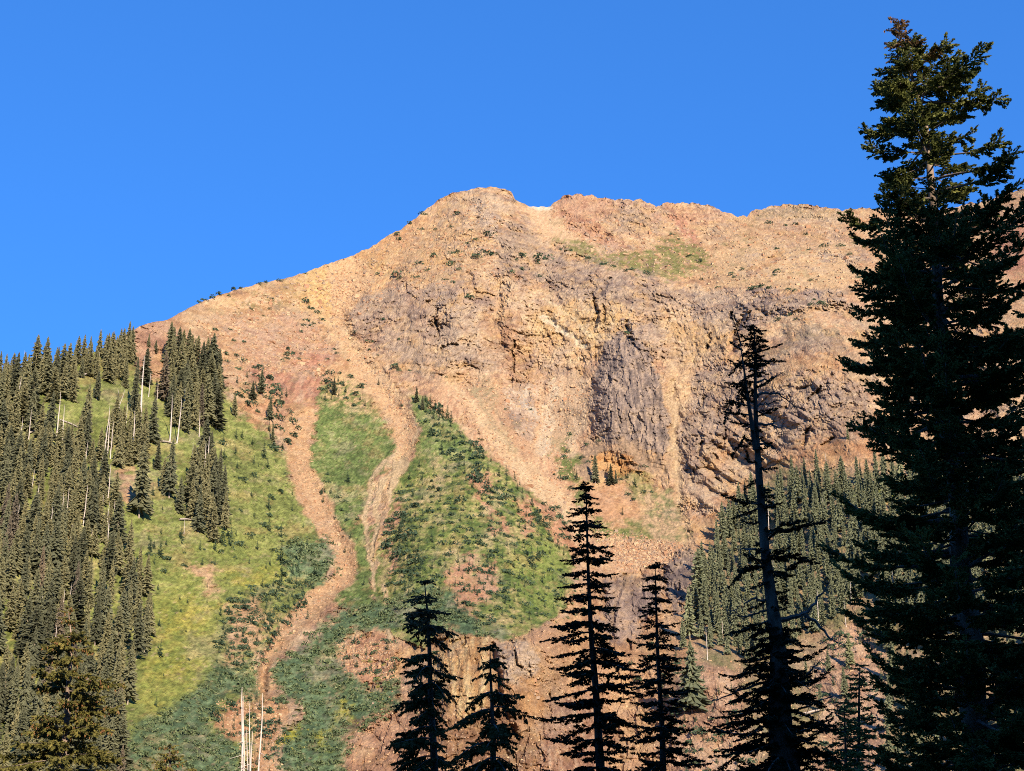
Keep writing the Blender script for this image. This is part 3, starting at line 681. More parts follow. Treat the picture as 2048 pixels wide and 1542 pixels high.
# ledges that dip gently and upright joints, both with one sharp edge
def saw(t): return t - np.floor(t)
w1, w2 = F(40, 4, 901, gain=0.6) * 16, F(26, 4, 902, gain=0.6) * 9
ledge = saw((WZ + 0.28 * WX + w1) / 13.0); joint = saw((WX - 0.12 * WZ + w2) / 10.0)
ledge2 = saw((WZ - 0.2 * WX + w2 * 0.8) / 5.5); joint2 = saw((WX + 0.2 * WZ + w1 * 0.4) / 4.3)
gl, gj = smooth(-0.15, 0.3, F(35, 3, 903)), smooth(-0.2, 0.25, F(30, 3, 904))
step_rel = (0.5 - ledge) * 2.3 * gl + (0.5 - joint) * 4.2 * gj + (0.5 - ledge2) * 0.8 * (1 - gl * 0.6) + (0.5 - joint2) * 1.4 * (1 - gj * 0.5)
# broken rock
sw = F(20, 3, 61) * 9
slab = smooth(-0.18, 0.16, F(48, 4, 905, gain=0.6))
slab = np.maximum(slab, KEEP)
rk = smooth(0.15, 0.9, rock) * (0.50 + 0.55 * slab)
c1, c2, cv = cells((WX + sw) / 13, (WZ + sw * 0.7) / 19, 62)
blocks = (cv - 0.5) * 7.0 + smooth(0.0, 0.22, c2 - c1) * 3.0
d1, d2, dv = cells((WX + sw * 0.5) / 4.6, (WZ - sw * 0.4) / 6.5, 63)
blocks2 = (dv - 0.5) * 2.6 + smooth(0.0, 0.25, d2 - d1) * 1.5
flute = F(6.5, 4, 64, ridge=True, sx=1, sz=3.2, gain=0.6)
crag = F(26, 6, 65, ridge=True, gain=0.58)
crag -= crag.mean(); flute -= flute.mean(); blocks -= blocks.mean(); blocks2 -= blocks2.mean()
step_rel = step_rel * (1 - 0.85 * KEEP) * 0.68
rel += rk * KEEP * ((0.5 - saw((WX - 0.1 * WZ + w2) / 8.0)) * 2.2 + F(5, 4, 911, ridge=True, sx=1, sz=6, gain=0.65) * 1.8)
rel += rk * step_rel + (1 - rk) * bare * 0.12 * step_rel
rel += rk * (1 - 0.6 * KEEP) * (blocks * 0.55 + blocks2 * 0.50 + flute * 1.6 + crag * 3.2)
rel += (1 - rk) * (F(30, 5, 66, gain=0.5) * 4.0 + F(7, 4, 67, sx=1, sz=2.5, gain=0.6) * 1.3)
rel += F(2.8, 3, 68, gain=0.75) * (0.35 + 0.55 * rk + 0.25 * (rock > 0.2))
def cracks(scale, seed, w, rot=0.0, sx=1.0, sz=1.0):
    n = F(scale, 4, seed, gain=0.55, sx=sx, sz=sz, rot=rot)
    gx, gz = np.gradient(n)
    g = np.hypot(gx, gz) + 0.004
    return smooth(w, w * 0.25, np.abs(n) / g)
rough = (0.2 * bare + 0.55 * rk) * (1 - 0.5 * KEEP)
gate = smooth(-0.15, 0.25, F(24, 3, 801))
gate2 = smooth(-0.15, 0.25, F(18, 3, 802))
rel -= rough * gate * (cracks(30, 811, 1.5, 0.3, 1, 2.0) * 3.0 + cracks(17, 821, 1.2, -0.5, 1, 1.4) * 2.0)
rel -= rough * gate2 * (cracks(9, 831, 1.1, 0.2, 1.3, 1.0) * 1.2 + cracks(24, 841, 1.3, 0.0, 2.2, 1.0) * 2.2)
rel -= rough * cracks(5.5, 851, 1.0, 0.0, 1.2, 1.0) * 0.6
# deep dark clefts seen in the cliffs
CLEFTS = [[(870,615,3),(872,650,4),(880,672,4)],[(935,545,5),(942,560,6),(955,578,4),(980,592,4),(990,596,3)],[(885,690,3),(912,692,4)],[(1030,680,3),(1026,710,4),(1033,745,4)],
    [(1188,600,3),(1192,620,4),(1194,655,4)],[(1207,610,3),(1208,645,3)],[(1178,565,6),(1188,585,6)],[(1255,640,7),(1252,658,7)],[(1183,760,7),(1186,775,6)],[(1217,755,4),(1220,765,4)],[(1406,790,3),(1396,820,5)],
    [(1410,880,4),(1398,905,6),(1395,915,5)],[(1447,860,4),(1442,895,5)],[(1425,910,6),(1430,920,5)],[(1458,910,6),(1462,918,4)],[(1490,900,5),(1492,925,5)],[(1636,775,4),(1632,790,5),(1620,805,3)],[(1618,855,5),(1612,870,6),(1610,885,4)],
    [(1668,870,6),(1655,885,7),(1640,893,5)],[(1500,600,5),(1510,620,8),(1530,632,8)],[(1465,620,3),(1458,645,4)],[(1420,670,3),(1412,700,4)],[(1028,1302,4),(1030,1325,5),(1040,1335,3)],[(922,1268,3),(923,1290,4)],[(1360,1165,4),(1362,1180,4)],[(1250,1285,6),(1256,1300,4)],[(1430,954,7),(1436,962,5)],[(1497,620,4),(1490,650,3)],[(800,565,3),(815,580,4),(835,592,3)]]
for q in CLEFTS:
    rel -= stroke(q, inner=True, rag=0.7) * 7.0
rel = rel * smooth(0, 0.03, tt)
RR = R0 - rel
# keep distance growing up the slope so that no part of the sheet folds back over itself
MX, MZ = _dx * RR, CAMZ + _dz * RR
P = np.stack([MX, RR, MZ], -1)
# far side of the ridge and a foot sunk under the valley floor
back = []
for k in range(1, 9):
    q = P[-1].copy(); q[:, 1] += 6 * k * k; q[:, 2] -= 4.2 * k * k + np.abs(noise(XS / 60, XS * 0 + k, 77)) * 8
    q[:, 0] += _dx[-1] * 6 * k * k
    back.append(q)
foot = P[0].copy(); foot[:, 1] -= 25; foot[:, 2] = -6
Pall = np.concatenate([foot[None], P, np.array(back)], 0)
Call = np.concatenate([colour[:1], colour, np.repeat(colour[-1:], 8, 0)], 0)
nr, ncol = Pall.shape[:2]
idx = np.arange(nr * ncol).reshape(nr, ncol)
quads = np.stack([idx[:-1, :-1], idx[:-1, 1:], idx[1:, 1:], idx[1:, :-1]], -1).reshape(-1, 4)
ca = np.concatenate([Call.reshape(-1, 3), np.ones((nr * ncol, 1))], 1)
mountain = link('mountain', make_mesh('mountain', Pall.reshape(-1, 3), quads, mountain_material(), False, {'ground_colour': ca}))
tag(mountain, 'orange and tan rocky mountain with green lower slopes and scree chutes', 'mountain', kind='structure')

ROWS = np.arange(NR, dtype=float)
def ground_at(X, Y):
    """point of the mountain seen at a picture point"""
    X = float(min(max(X, XS[0]), XS[-1] - 1e-3)); j = (X - XS[0]) / 2.0; j0 = int(j); fj = j - j0
    t = float(np.interp(-Y, -GY[:, j0], ROWS)); t = min(max(t, 0.0), NR - 1.001); i0 = int(t); fi = t - i0
    j1 = min(j0 + 1, len(XS) - 1)
    a = P[i0, j0] * (1 - fj) + P[i0, j1] * fj
    b = P[i0 + 1, j0] * (1 - fj) + P[i0 + 1, j1] * fj
    return a * (1 - fi) + b * fi

# ------------------------------------------------------------------ valley floor, rising behind the viewer
def valley():
    gx = np.r_[-6000, -3500, -2000, -1400, np.arange(-1000, 1001, 20), 1400, 2000, 3500, 6000].astype(float)
    gy = np.r_[-6000, -3500, -2000, -1200, -900, -700, np.arange(-560, 601, 14), 800, 1200, 2500, 6000].astype(float)
    X, Y = np.meshgrid(gx, gy)
    hill = HILL_H * smooth(-HILL_B, -35, Y) * 0 + HILL_H * (1 - smooth(-HILL_B, -30, Y))
    Z = hill * (1 + 0.004 * noise(X / 120, Y / 120, 5)) + fbm(X / 30, Y / 30, 3, 8) * 0.5 * smooth(6, 40, np.hypot(X, Y)) + 0 * X
    Z += fbm(X / 60, Y / 60, 3, 9) * 1.5 * smooth(-60, -120, Y)
    V = np.stack([X, Y, Z], -1); n, c = X.shape
    ii = np.arange(n * c).reshape(n, c)
    q = np.stack([ii[:-1, :-1], ii[:-1, 1:], ii[1:, 1:], ii[1:, :-1]], -1).reshape(-1, 4)
    m, nt, b = new_mat('valley_turf', 0.95, 0.1)
    n1 = noise_node(nt, 0.35, 6)
    r = ramp(nt, n1.outputs[0], [(0.3, (0.03, 0.045, 0.02)), (0.5, (0.07, 0.09, 0.035)), (0.7, (0.16, 0.13, 0.07))])
    nt.links.new(r.outputs[0], b.inputs['Base Color'])
    o = link('ground', make_mesh('ground', V.reshape(-1, 3), q, m, True))
    tag(o, 'grassy valley floor below the trees', 'ground', kind='structure')
HILL_B, HILL_H = 210.0, 154.5
valley()

# ------------------------------------------------------------------ trees far up the slopes
def tri_soup(quads, cols=None):
    """quads (n,4,3) -> verts, faces"""
    n = len(quads)
    return quads.reshape(-1, 3), np.arange(n * 4).reshape(n, 4)

MAT_FAR = foliage_material('far_spruce_needles', (0.074, 0.082, 0.048), (0.132, 0.136, 0.078), (0.215, 0.205, 0.120), 0.9, transl=0.25, rand=0.42)  # the far spruces' own grey-green, varied from tree to tree
MAT_FIR = foliage_material('young_fir_needles', (0.034, 0.062, 0.038), (0.060, 0.096, 0.055), (0.095, 0.130, 0.070), 0.9, transl=0.25, rand=0.25)
MAT_BARK_FAR = wood_material('pale_bark', (0.22, 0.17, 0.14), (0.42, 0.34, 0.28), 1.5)
MAT_SNAG = wood_material('bleached_dead_wood', (0.38, 0.32, 0.28), (0.66, 0.58, 0.52), 1.5)
MAT_LOG = wood_material('weathered_log', (0.22, 0.18, 0.15), (0.42, 0.36, 0.31), 1.5)
MAT_WILLOW = foliage_material('willow_leaves', (0.030, 0.052, 0.026), (0.078, 0.108, 0.050), (0.175, 0.190, 0.095), 0.9, rand=0.1)
MAT_YELLOW = foliage_material('yellowing_leaves', (0.12, 0.14, 0.03), (0.22, 0.22, 0.05), (0.34, 0.30, 0.09), 0.5, rand=0.1)

def far_crown(r, height=1.0, radius=0.13, base=0.06, whorls=24, per=9, ragged=0.25, droop=0.35, top_pow=0.8):
    """a conifer crown of drooping branch fans, unit height"""
    out = []
    for w in range(whorls):
        f = (w + 0.5) / whorls
        z = base + (1 - base) * f
        rr = radius * ((1 - f) ** top_pow) * (0.75 + 0.25 * math.sin(w * 2.1 + r.random())) + 0.008
        for k in range(per):
            if r.random() < 0.10: continue
            a = 2 * math.pi * (k / per) + w * 0.9 + r.uniform(-0.3, 0.3)
            L = rr * r.uniform(1 - ragged * 1.6, 1 + ragged)
            ca, sa = math.cos(a), math.sin(a)
            wd = L * r.uniform(0.26, 0.42) + 0.005
            dz = L * droop * r.uniform(0.4, 1.5)
            up = 0.022 * r.uniform(0.4, 1.4)
            p0 = (0, 0, z + up)
            zz = z + r.uniform(-0.01, 0.01)
            tip = (ca * L, sa * L, zz - dz)
            l = (ca * L * 0.62 - sa * wd * 0.5, sa * L * 0.62 + ca * wd * 0.5, zz - dz * 0.75 - 0.006)
            rt = (ca * L * 0.62 + sa * wd * 0.5, sa * L * 0.62 - ca * wd * 0.5, zz - dz * 0.75 - 0.006)
            out.append((p0, l, tip, rt))
            # hanging fringe under the branch
            q = 0.55
            h = 0.022 * r.uniform(0.5, 1.5)
            out.append(((ca * L * q, sa * L * q, zz - dz * q + up * 0.4), tip, (ca * L * 0.8, sa * L * 0.8, zz - dz - h), (ca * L * 0.4, sa * L * 0.4, zz - dz * 0.6 - h)))
    # leader
    for a in (0.3, 1.9):
        ca, sa = math.cos(a) * 0.006, math.sin(a) * 0.006
        out.append(((-ca, -sa, 0.93), (ca, sa, 0.93), (ca * 0.2, sa * 0.2, 1.0), (-ca * 0.2, -sa * 0.2, 1.0)))
    return np.array(out, float)

def tube(path, radii, n=6, cap=False):
    """verts, quad faces of a tapered tube"""
    path = np.array(path, float); radii = np.array(radii, float)
    m = len(path)
    t = np.gradient(path, axis=0); t /= np.linalg.norm(t, axis=1)[:, None] + 1e-9
    ref = np.array([0, 0, 1.0]) if abs(t[0, 2]) < 0.8 else np.array([1.0, 0, 0])
    u = np.cross(t, ref); u /= np.linalg.norm(u, axis=1)[:, None] + 1e-9
    v = np.cross(t, u)
    a = np.arange(n) * 2 * math.pi / n
    ring = path[:, None] + radii[:, None, None] * (np.cos(a)[None, :, None] * u[:, None] + np.sin(a)[None, :, None] * v[:, None])
    V = ring.reshape(-1, 3)
    i = np.arange(m * n).reshape(m, n)
    F_ = np.stack([i[:-1], np.roll(i[:-1], -1, 1), np.roll(i[1:], -1, 1), i[1:]], -1).reshape(-1, 4)
    return V, F_

class Soup:
    def __init__(self): self.v, self.f, self.n = [], [], 0
    def add(self, V, F_):
        self.v.append(V); self.f.append(np.asarray(F_) + self.n); self.n += len(V)
    def mesh(self, name, mat, smooth_shade=False):
        return make_mesh(name, np.concatenate(self.v), np.concatenate(self.f), mat, smooth_shade)

CROWNS = []; CROWNS_RIGHT = []
MAT_FAR_GREEN = foliage_material('hazy_green_needles', (0.125, 0.140, 0.082), (0.205, 0.222, 0.126), (0.300, 0.305, 0.170), 0.9, transl=0.25, rand=0.30)  # paler green than the left crowns: slight haze put into the needle colour
for k in range(9):
    r = random.Random(100 + k)
    q = far_crown(r, radius=r.uniform(0.15, 0.21), base=r.choice([0.03, 0.06, 0.10, 0.16]), whorls=r.randint(34, 42), per=11, ragged=r.uniform(0.22, 0.38), droop=r.uniform(0.25, 0.6), top_pow=r.uniform(0.55, 0.85))
    V, F_ = tri_soup(q)
    CROWNS.append(make_mesh('crown', V, F_, MAT_FAR)); CROWNS_RIGHT.append(make_mesh('crown', V * [1.0, 1.0, 1], F_, MAT_FAR_GREEN))
CROWNS_DULL = []
MAT_FAR_DULL = foliage_material('dying_grey_brown_needles', (0.075, 0.062, 0.045), (0.135, 0.112, 0.080), (0.21, 0.17, 0.125), 0.9, transl=0.2, rand=0.3)
for k in (2, 5):
    v = np.empty(len(CROWNS[k].vertices) * 3, np.float32); CROWNS[k].vertices.foreach_get('co', v); v = v.reshape(-1, 3) * [0.72, 0.72, 1]
    CROWNS_DULL.append(make_mesh('crown', v, np.arange(len(v)).reshape(-1, 4), MAT_FAR_DULL))
FIRS = []
for k in range(6):
    r = random.Random(200 + k)
    q = far_crown(r, radius=r.uniform(0.20, 0.28), base=0.0, whorls=15, per=9, ragged=0.3, droop=0.3, top_pow=0.95)
    V, F_ = tri_soup(q)
    FIRS.append(make_mesh('young_fir', V, F_, MAT_FIR))
TRUNKS = []
for k in range(3):
    r = random.Random(300 + k)
    path = [(r.uniform(-.003, .003), r.uniform(-.003, .003), z) for z in (-0.04, 0.2, 0.5, 0.8, 0.96)]
    V, F_ = tube(path, [0.013, 0.011, 0.008, 0.004, 0.001], 5)
    TRUNKS.append(make_mesh('trunk', V, F_, MAT_BARK_FAR))
SNAGS = []
for k in range(5):
    r = random.Random(400 + k)
    S = Soup()
    path = [(r.uniform(-.008, .008), r.uniform(-.008, .008), z) for z in (-0.03, 0.2, 0.45, 0.7, 0.9, 1.0)]
    V, F_ = tube(path, [0.015, 0.013, 0.010, 0.007, 0.004, 0.001], 5); S.add(V, F_)
    for j in range(26 if k > 1 else 8):
        z = r.uniform(0.3, 0.97); a = r.uniform(0, 6.28); L = r.uniform(0.02, 0.06) * (1.25 - z)
        V, F_ = tube([(0, 0, z), (math.cos(a) * L, math.sin(a) * L, z - L * 0.3)], [0.002, 0.0008], 3); S.add(V, F_)
    SNAGS.append(S.mesh('dead_tree', MAT_SNAG))

def blob_shrub(r, n=90, flat=0.6):
    """a low mat of krummholz or willow: many small leaf faces over a lumpy mound, unit radius"""
    out = []
    lobes = [(r.uniform(-0.55, 0.55), r.uniform(-0.55, 0.55), r.uniform(0.35, 0.6)) for _ in range(4)]
    for _ in range(n):
        cx, cy, cr = r.choice(lobes)
        a, u = r.uniform(0, 6.283), r.random()
        z = u * cr * flat * 1.5
        rr = cr * math.sqrt(max(0.0, 1 - u * u)) * r.uniform(0.7, 1.05)
        c = np.array([cx + math.cos(a) * rr, cy + math.sin(a) * rr, z])
        s = r.uniform(0.08, 0.17)
        d1 = np.array([r.uniform(-1, 1), r.uniform(-1, 1), r.uniform(-0.3, 0.8)]); d1 /= np.linalg.norm(d1)
        d2 = np.cross(d1, np.array([r.uniform(-1, 1), r.uniform(-1, 1), r.uniform(-1, 1)])); d2 /= np.linalg.norm(d2) + 1e-6
        out.append((c - d1 * s, c - d2 * s * 0.6, c + d1 * s, c + d2 * s * 0.6))
    return np.array(out)
SHRUBQ = [blob_shrub(random.Random(500 + k)) for k in range(5)]
SHRUBS = [make_mesh('krummholz_shrub', *tri_soup(q), MAT_FIR) for q in SHRUBQ]

def inside(poly, x, y):
    c = False; n = len(poly)
    for i in range(n):
        x0, y0 = poly[i]; x1, y1 = poly[i - 1]
        if (y0 > y) != (y1 > y) and x < (x1 - x0) * (y - y0) / (y1 - y0) + x0: c = not c
    return c

def scatter(poly, gap, seed, aspect=1.0, keep=1.0):
    """dart-thrown base points inside a patch outlined in picture coordinates"""
    r = random.Random(seed)
    xs_, ys_ = [p[0] for p in poly], [p[1] for p in poly]
    A = (max(xs_) - min(xs_)) * (max(ys_) - min(ys_))
    pts = []
    for _ in range(int(A / (gap * gap * aspect) * 9)):
        x, y = r.uniform(min(xs_), max(xs_)), r.uniform(min(ys_), max(ys_))
        if not inside(poly, x, y): continue
        g = gap * r.uniform(0.7, 1.3)
        if any(abs(x - a) < g and abs(y - b) < g * aspect for a, b in pts): continue
        pts.append((x, y))
    return [p for p in pts if r.random() < keep]

# --- base point (x, y) and height in picture units; zone names give each tree its label
trees = []                                         # (x, y, h, zone, explicit label)
R_ = random.Random(42)
LEFT_ZONES = [
    ([(-90,800),(60,800),(64,870),(100,880),(112,850),(150,900),(205,905),(222,960),(232,1010),(236,1070),(-90,1070)], 17, 1.3, (62, 98), 'upper'),
    ([(-90,1070),(236,1070),(252,1100),(290,1150),(300,1220),(306,1290),(282,1312),(262,1380),(246,1450),(-90,1450)], 19, 1.4, (72, 112), 'lower'),
    ([(-90,1450),(246,1450),(240,1600),(-90,1600)], 22, 1.4, (84, 122), 'lower'),
]
for poly, gap, asp, (h0, h1), zone in LEFT_ZONES:
    for x, y in scatter(poly, gap, len(trees) + 3, asp):
        if (170 < x < 196 and 1130 < y < 1200) or (222 < x < 246 and 1190 < y < 1262) or (8 < x < 30 and 1290 < y < 1360) or (100 < x < 130 and 860 < y < 890): continue
        trees.append((x, y, (h0 + (h1 - h0) * R_.random()) * (0.66 if R_.random() < 0.18 else 1.0), zone, None))
for x, y in scatter([(-90,752),(60,745),(140,735),(200,712),(262,690),(262,716),(200,760),(140,770),(-90,800)], 13, 71, 1.6):
    trees.append((x, y, R_.uniform(38, 62), 'skyline', None))
for poly, gap, hh, zone in (([(66,765),(142,760),(146,812),(70,800)], 13, (60, 100), 'clump'), ([(330,720),(425,740),(440,800),(434,862),(345,870),(325,800)], 15, (66, 105), 'block'),
                      ([(385,960),(410,930),(440,990),(452,1060),(430,1088),(390,1080),(372,1010)], 15, (72, 100), 'tongue'), ([(205,735),(262,720),(258,760),(215,770)], 13, (50, 84), 'skyline'),
                      ([(215,860),(285,880),(292,930),(240,940),(215,920)], 17, (60, 90), 'upper'), ([(1478,1015),(1560,985),(1600,970),(1740,972),(1765,1130),(1700,1225),(1640,1258),(1560,1320),(1500,1330),(1430,1300),(1395,1300),(1392,1180),(1420,1110),(1450,1070)], 15, (48, 80), 'right'),
                      ([(1740,972),(2150,960),(2150,1300),(1765,1220)], 17, (60, 92), 'right'), ([(1600,1330),(1690,1300),(1700,1420),(1640,1460)], 46, (40, 70), 'right'), ([(1750,1230),(2150,1300),(2150,1560),(1780,1560)], 34, (60, 90), 'right')):
    for x, y in scatter(poly, gap, int(poly[0][0]) + 5, 1.25):
        trees.append((x, y, R_.uniform(*hh), zone, None))
# trees that stand apart in the photograph: foot x, foot y, height, label
LONE = [(149,730,44,'small spruce alone on the skyline beside the left clump'),(178,752,70,'spruce on the skyline above the upper meadow gap'),(162,756,42,'short spruce just left of the one above the meadow gap'),
    (171,866,100,'broad dark spruce standing in the upper meadow gap'),(193,800,62,'slim spruce at the right side of the upper meadow gap'),(97,892,108,'tall narrow spruce left of the meadow gap'),(261,722,72,'last tall spruce on the skyline before the pale crag'),
    (268,824,112,'tall spruce below the pale crag beside a bleached snag'),(290,772,80,'dark spruce on the pale crag slope'),(297,694,28,'tiny spruce near the top of the pale crag'),(311,706,28,'small spruce on the right half of the pale crag'),
    (346,704,54,'slim spruce on the crest right of the pale crag'),(356,720,70,'spruce at the top left of the dense block'),(375,730,76,'spruce at the top right of the dense block'),(390,708,34,'small spruce by the orange scree above the block'),
    (405,745,60,'spruce at the right shoulder of the dense block'),(304,886,96,'spruce below the dense block on the meadow'),(314,938,58,'spruce with a bare pale foot in the meadow'),(338,996,116,'tall dark spruce pair in the middle of the meadow'),(325,985,70,'shorter spruce of the pair in the meadow'),
    (278,1036,150,'very tall thin spruce column at the left meadow edge'),(358,1024,70,'spruce in the meadow left of the forest tongue'),(250,775,60,'spruce on the slope below the crag'),(232,850,70,'spruce between two bleached snags'),
    (245,700,36,'skyline spruce left of the crag'),(430,800,60,'spruce at the right edge of the dense block'),(437,860,56,'lowest spruce on the right edge of the dense block'),
    (468,832,46,'small spruce by the red rocks right of the block'),(540,842,52,'dark spruce beside the red rocks at the chute'),(545,882,36,'spruce at the left edge of the upper slide'),(505,800,40,'spruce above the red rocks'),(522,790,54,'slim spruce above the upper slide'),(432,766,40,'spruce on the orange scree edge'),
    (1191,968,62,'tallest of three slim firs on the orange knoll'),(1222,970,44,'middle slim fir on the orange knoll'),(1232,968,30,'short slim fir on the orange knoll'),(1385,1424,132,'big lone spruce beside the dark foreground firs'),(1696,878,30,'small spruce alone on the orange slope above the right forest'),
    (1410,1250,90,'spruce at the left edge of the right forest'),(1380,1280,100,'tall spruce below the purple crag'),(1400,1210,110,'tallest spruce at the upper left of the right forest'),(1366,1300,60,'short spruce below the purple crag'),(1700,1330,56,'spruce on the reddish slope below the right forest'),
    (668,790,36,'slim fir at the head of the turf between the slides'),(833,805,34,'first fir on the diagonal rib'),(845,820,30,'second fir on the diagonal rib')]
for x, y, h, lb in LONE: trees.append((x, y, h, 'lone', lb))

ZONE_LABEL = {'upper': 'dark spruce standing in the upper part of the left forest', 'lower': 'tall dark spruce in the dense lower left forest',
    'skyline': 'dark spruce whose top meets the sky on the left skyline', 'clump': 'dark spruce in the tight clump on the left skyline',
    'block': 'dark spruce in the dense block beside the orange scree', 'tongue': 'dark spruce in the tongue of forest reaching down the meadow',
    'right': 'hazy green spruce in the dense forest behind the tallest foreground spruce'}
ZONE_GROUP = {'upper': 'spruces of the upper left forest', 'lower': 'spruces of the lower left forest', 'skyline': 'spruces on the left skyline', 'clump': 'clump of spruces on the skyline',
    'block': 'spruces in the dense block', 'tongue': 'spruces in the forest tongue', 'right': 'spruces of the right forest', 'lone': 'spruces standing apart on the mountain'}
def metres(h_px, p):
    """height in metres of something h_px tall in the photograph at point p"""
    return h_px / FPX * math.hypot(p[1], p[0]) * 1.05
def zone_label(x, y, h, zone):
    b = ZONE_LABEL[zone]
    size = 'tall' if h > {'lower': 108, 'upper': 92, 'right': 80}.get(zone, 70) else ('short' if h < {'lower': 97, 'upper': 82, 'right': 68}.get(zone, 50) else 'middling')
    if zone == 'lower':
        col = 'at the left edge' if x < 40 else 'left of the cone laden tip' if x < 115 else 'above the cone laden tip' if x < 175 else 'just off the meadow' if x < 235 else 'on the meadow edge'
        row = 'high' if y < 1180 else 'halfway down' if y < 1300 else 'low' if y < 1420 else 'at the very bottom'
        return f'{size} spruce {row} in the left forest, {col}'
    if zone == 'upper':
        col = 'at the left edge' if x < 30 else 'below the skyline clump' if x < 110 else 'below the meadow gap' if x < 175 else 'beside the meadow'
        return f'{size} spruce {"midway up" if y > 960 else "near the top of"} the left forest, {col}'
    if zone == 'skyline':
        col = 'left of the clump' if x < 66 else 'right of the clump' if x < 180 else 'nearing the pale crag'
        return f'{size} dark spruce on the left skyline, {col}'
    if zone == 'right':
        col = 'behind the thick grey trunk' if x < 1560 else 'between the two big spruces' if x < 1720 else 'behind the tallest spruce'
        row = 'along the upper edge' if y < 1040 else 'halfway down' if y < 1180 else 'near the lower edge'
        return f'{size} spruce {row} of the right forest, {col}'
    return f'{size} {b}'
trees.sort(key=lambda t: (t[3] != 'lone', -t[2]))
N_INDIVIDUAL = 285
forest_soup = [Soup(), Soup()]
for n, (x, y, h, zone, lb) in enumerate(trees):
    p = ground_at(x, y)
    if not lb: lb = zone_label(x, y, h, zone)
    H = metres(h, p)
    rz = R_.uniform(0, 6.28)
    wide = R_.uniform(0.72, 1.2) * (0.85 if zone == 'right' else 1.05)
    cm = R_.choice(CROWNS_RIGHT if x > 1340 else (CROWNS_DULL if n < N_INDIVIDUAL and zone != 'lone' and R_.random() < 0.09 else CROWNS))
    if cm in CROWNS_DULL: lb = lb.replace('spruce', 'greyish dying spruce')
    if n < N_INDIVIDUAL:
        t = empty('spruce_tree', (p[0], p[1], p[2] - 0.3), rz)
        t.scale = (H * wide, H * wide, H)
        tag(t, lb or ZONE_LABEL[zone], 'tree', ZONE_GROUP[zone])
        link('crown', cm, t); link('trunk', R_.choice(TRUNKS), t)
    else:
        v = np.empty(len(cm.vertices) * 3, np.float32); cm.vertices.foreach_get('co', v); v = v.reshape(-1, 3)
        c_, s_ = math.cos(rz), math.sin(rz)
        w = np.stack([(v[:, 0] * c_ - v[:, 1] * s_) * H * wide + p[0], (v[:, 0] * s_ + v[:, 1] * c_) * H * wide + p[1], v[:, 2] * H + p[2] - 0.3], 1)
        forest_soup[int(x > 1340)].add(w, np.arange(len(w)).reshape(-1, 4))
print('TREES', len(trees))
for S, m_, lb in ((forest_soup[0], MAT_FAR, 'further dark spruces that fill the left forest'), (forest_soup[1], MAT_FAR_GREEN, 'further green spruces that fill the right forest')):
    if S.v: tag(link('forest', S.mesh('forest', m_)), lb, 'forest', kind='stuff')

# --- bleached dead trees: foot x, foot y, height, lean
SNAG_AT = [(113,874,90,0,'bleached snag with a bare foot below the skyline clump'),(123,896,86,0,'grey snag standing in the left meadow gap'),(210,895,84,0,'pale bare snag at the right end of the upper meadow'),(264,922,100,0,'white snag standing alone in the meadow'),(278,882,172,1,'tallest grey snag rising through the spruces'),
    (232,830,54,2,'leaning pale snag left of the tall spruce'),(242,855,80,3,'snag leaning left beside the tall spruce'),(252,850,46,0,'short snag below the crag'),(340,882,96,0,'left pole of the white snag pair under the block'),(354,886,92,0,'right pole of the white snag pair under the block'),
    (364,852,78,0,'white snag against the dark block'),(398,874,58,0,'short white snag at the lower right of the block'),(396,925,50,0,'grey snag above the forest tongue'),(383,930,46,0,'thin grey snag above the forest tongue'),(414,960,88,1,'tall grey snag in the forest tongue'),(407,965,80,0,'left grey snag in the forest tongue'),(424,940,40,0,'small snag at the right of the forest tongue'),
    (314,800,40,0,'thin pale trunk at the left of the block'),(297,794,50,0,'pale trunk beside the crag'),(194,752,50,1,'grey snag on the skyline over the meadow'),(368,1068,32,0,'short white snag in the meadow'),(18,770,50,0,'snag on the far left skyline'),(46,750,50,0,'pale snag on the left skyline'),(31,905,40,0,'pale snag in the upper left forest'),
    (57,880,60,0,'thin snag near the left meadow gap'),(370,835,40,0,'broken pale stub below the dense block'),(210,1076,70,1,'grey snag in the upper forest beside the meadow'),(223,1185,46,0,'grey snag in the lower left forest'),(155,1230,66,0,'thin white snag above the cone laden spruce'),(138,1100,50,0,'white snag in the middle of the left forest'),
    (20,1230,56,1,'grey snag at the left edge of the forest'),(1655,965,60,0,'pinkish snag at the top of the right forest'),(1560,1180,56,1,'grey snag in the right forest beside the thick trunk'),(1445,1290,50,0,'grey snag low in the right forest'),(1415,1320,60,0,'thin snag at the foot of the right forest'),(1790,1200,60,1,'grey snag behind the tallest foreground spruce')]
for k in range(34):
    if k < 22: x, y, lb = R_.uniform(0, 230), R_.uniform(830, 1120), 'thin grey snag among the spruces of the upper left forest'
    elif k < 28: x, y, lb = R_.uniform(10, 250), R_.uniform(1150, 1400), 'thin grey snag among the spruces of the lower left forest'
    else: x, y, lb = R_.uniform(1450, 1720), R_.uniform(1050, 1280), 'thin grey snag among the spruces of the right forest'
    SNAG_AT.append((x, y, R_.uniform(46, 84), R_.choice([0, 1, 1]), lb))
for x, y, h, lean, lb in SNAG_AT:
    p = ground_at(x, y); H = metres(h, p)
    o = link('dead_tree', SNAGS[R_.randint(2, 4) if lean == 1 else R_.randint(0, 1)])
    o.location = (p[0], p[1], p[2] - 0.2); o.scale = (H * 1.0, H * 1.0, H)
    o.rotation_euler = (0, math.radians({2: 14, 3: -9}.get(lean, R_.uniform(-2, 2))), 0)
    tag(o, lb, 'dead tree', 'bleached dead trees on the slope')
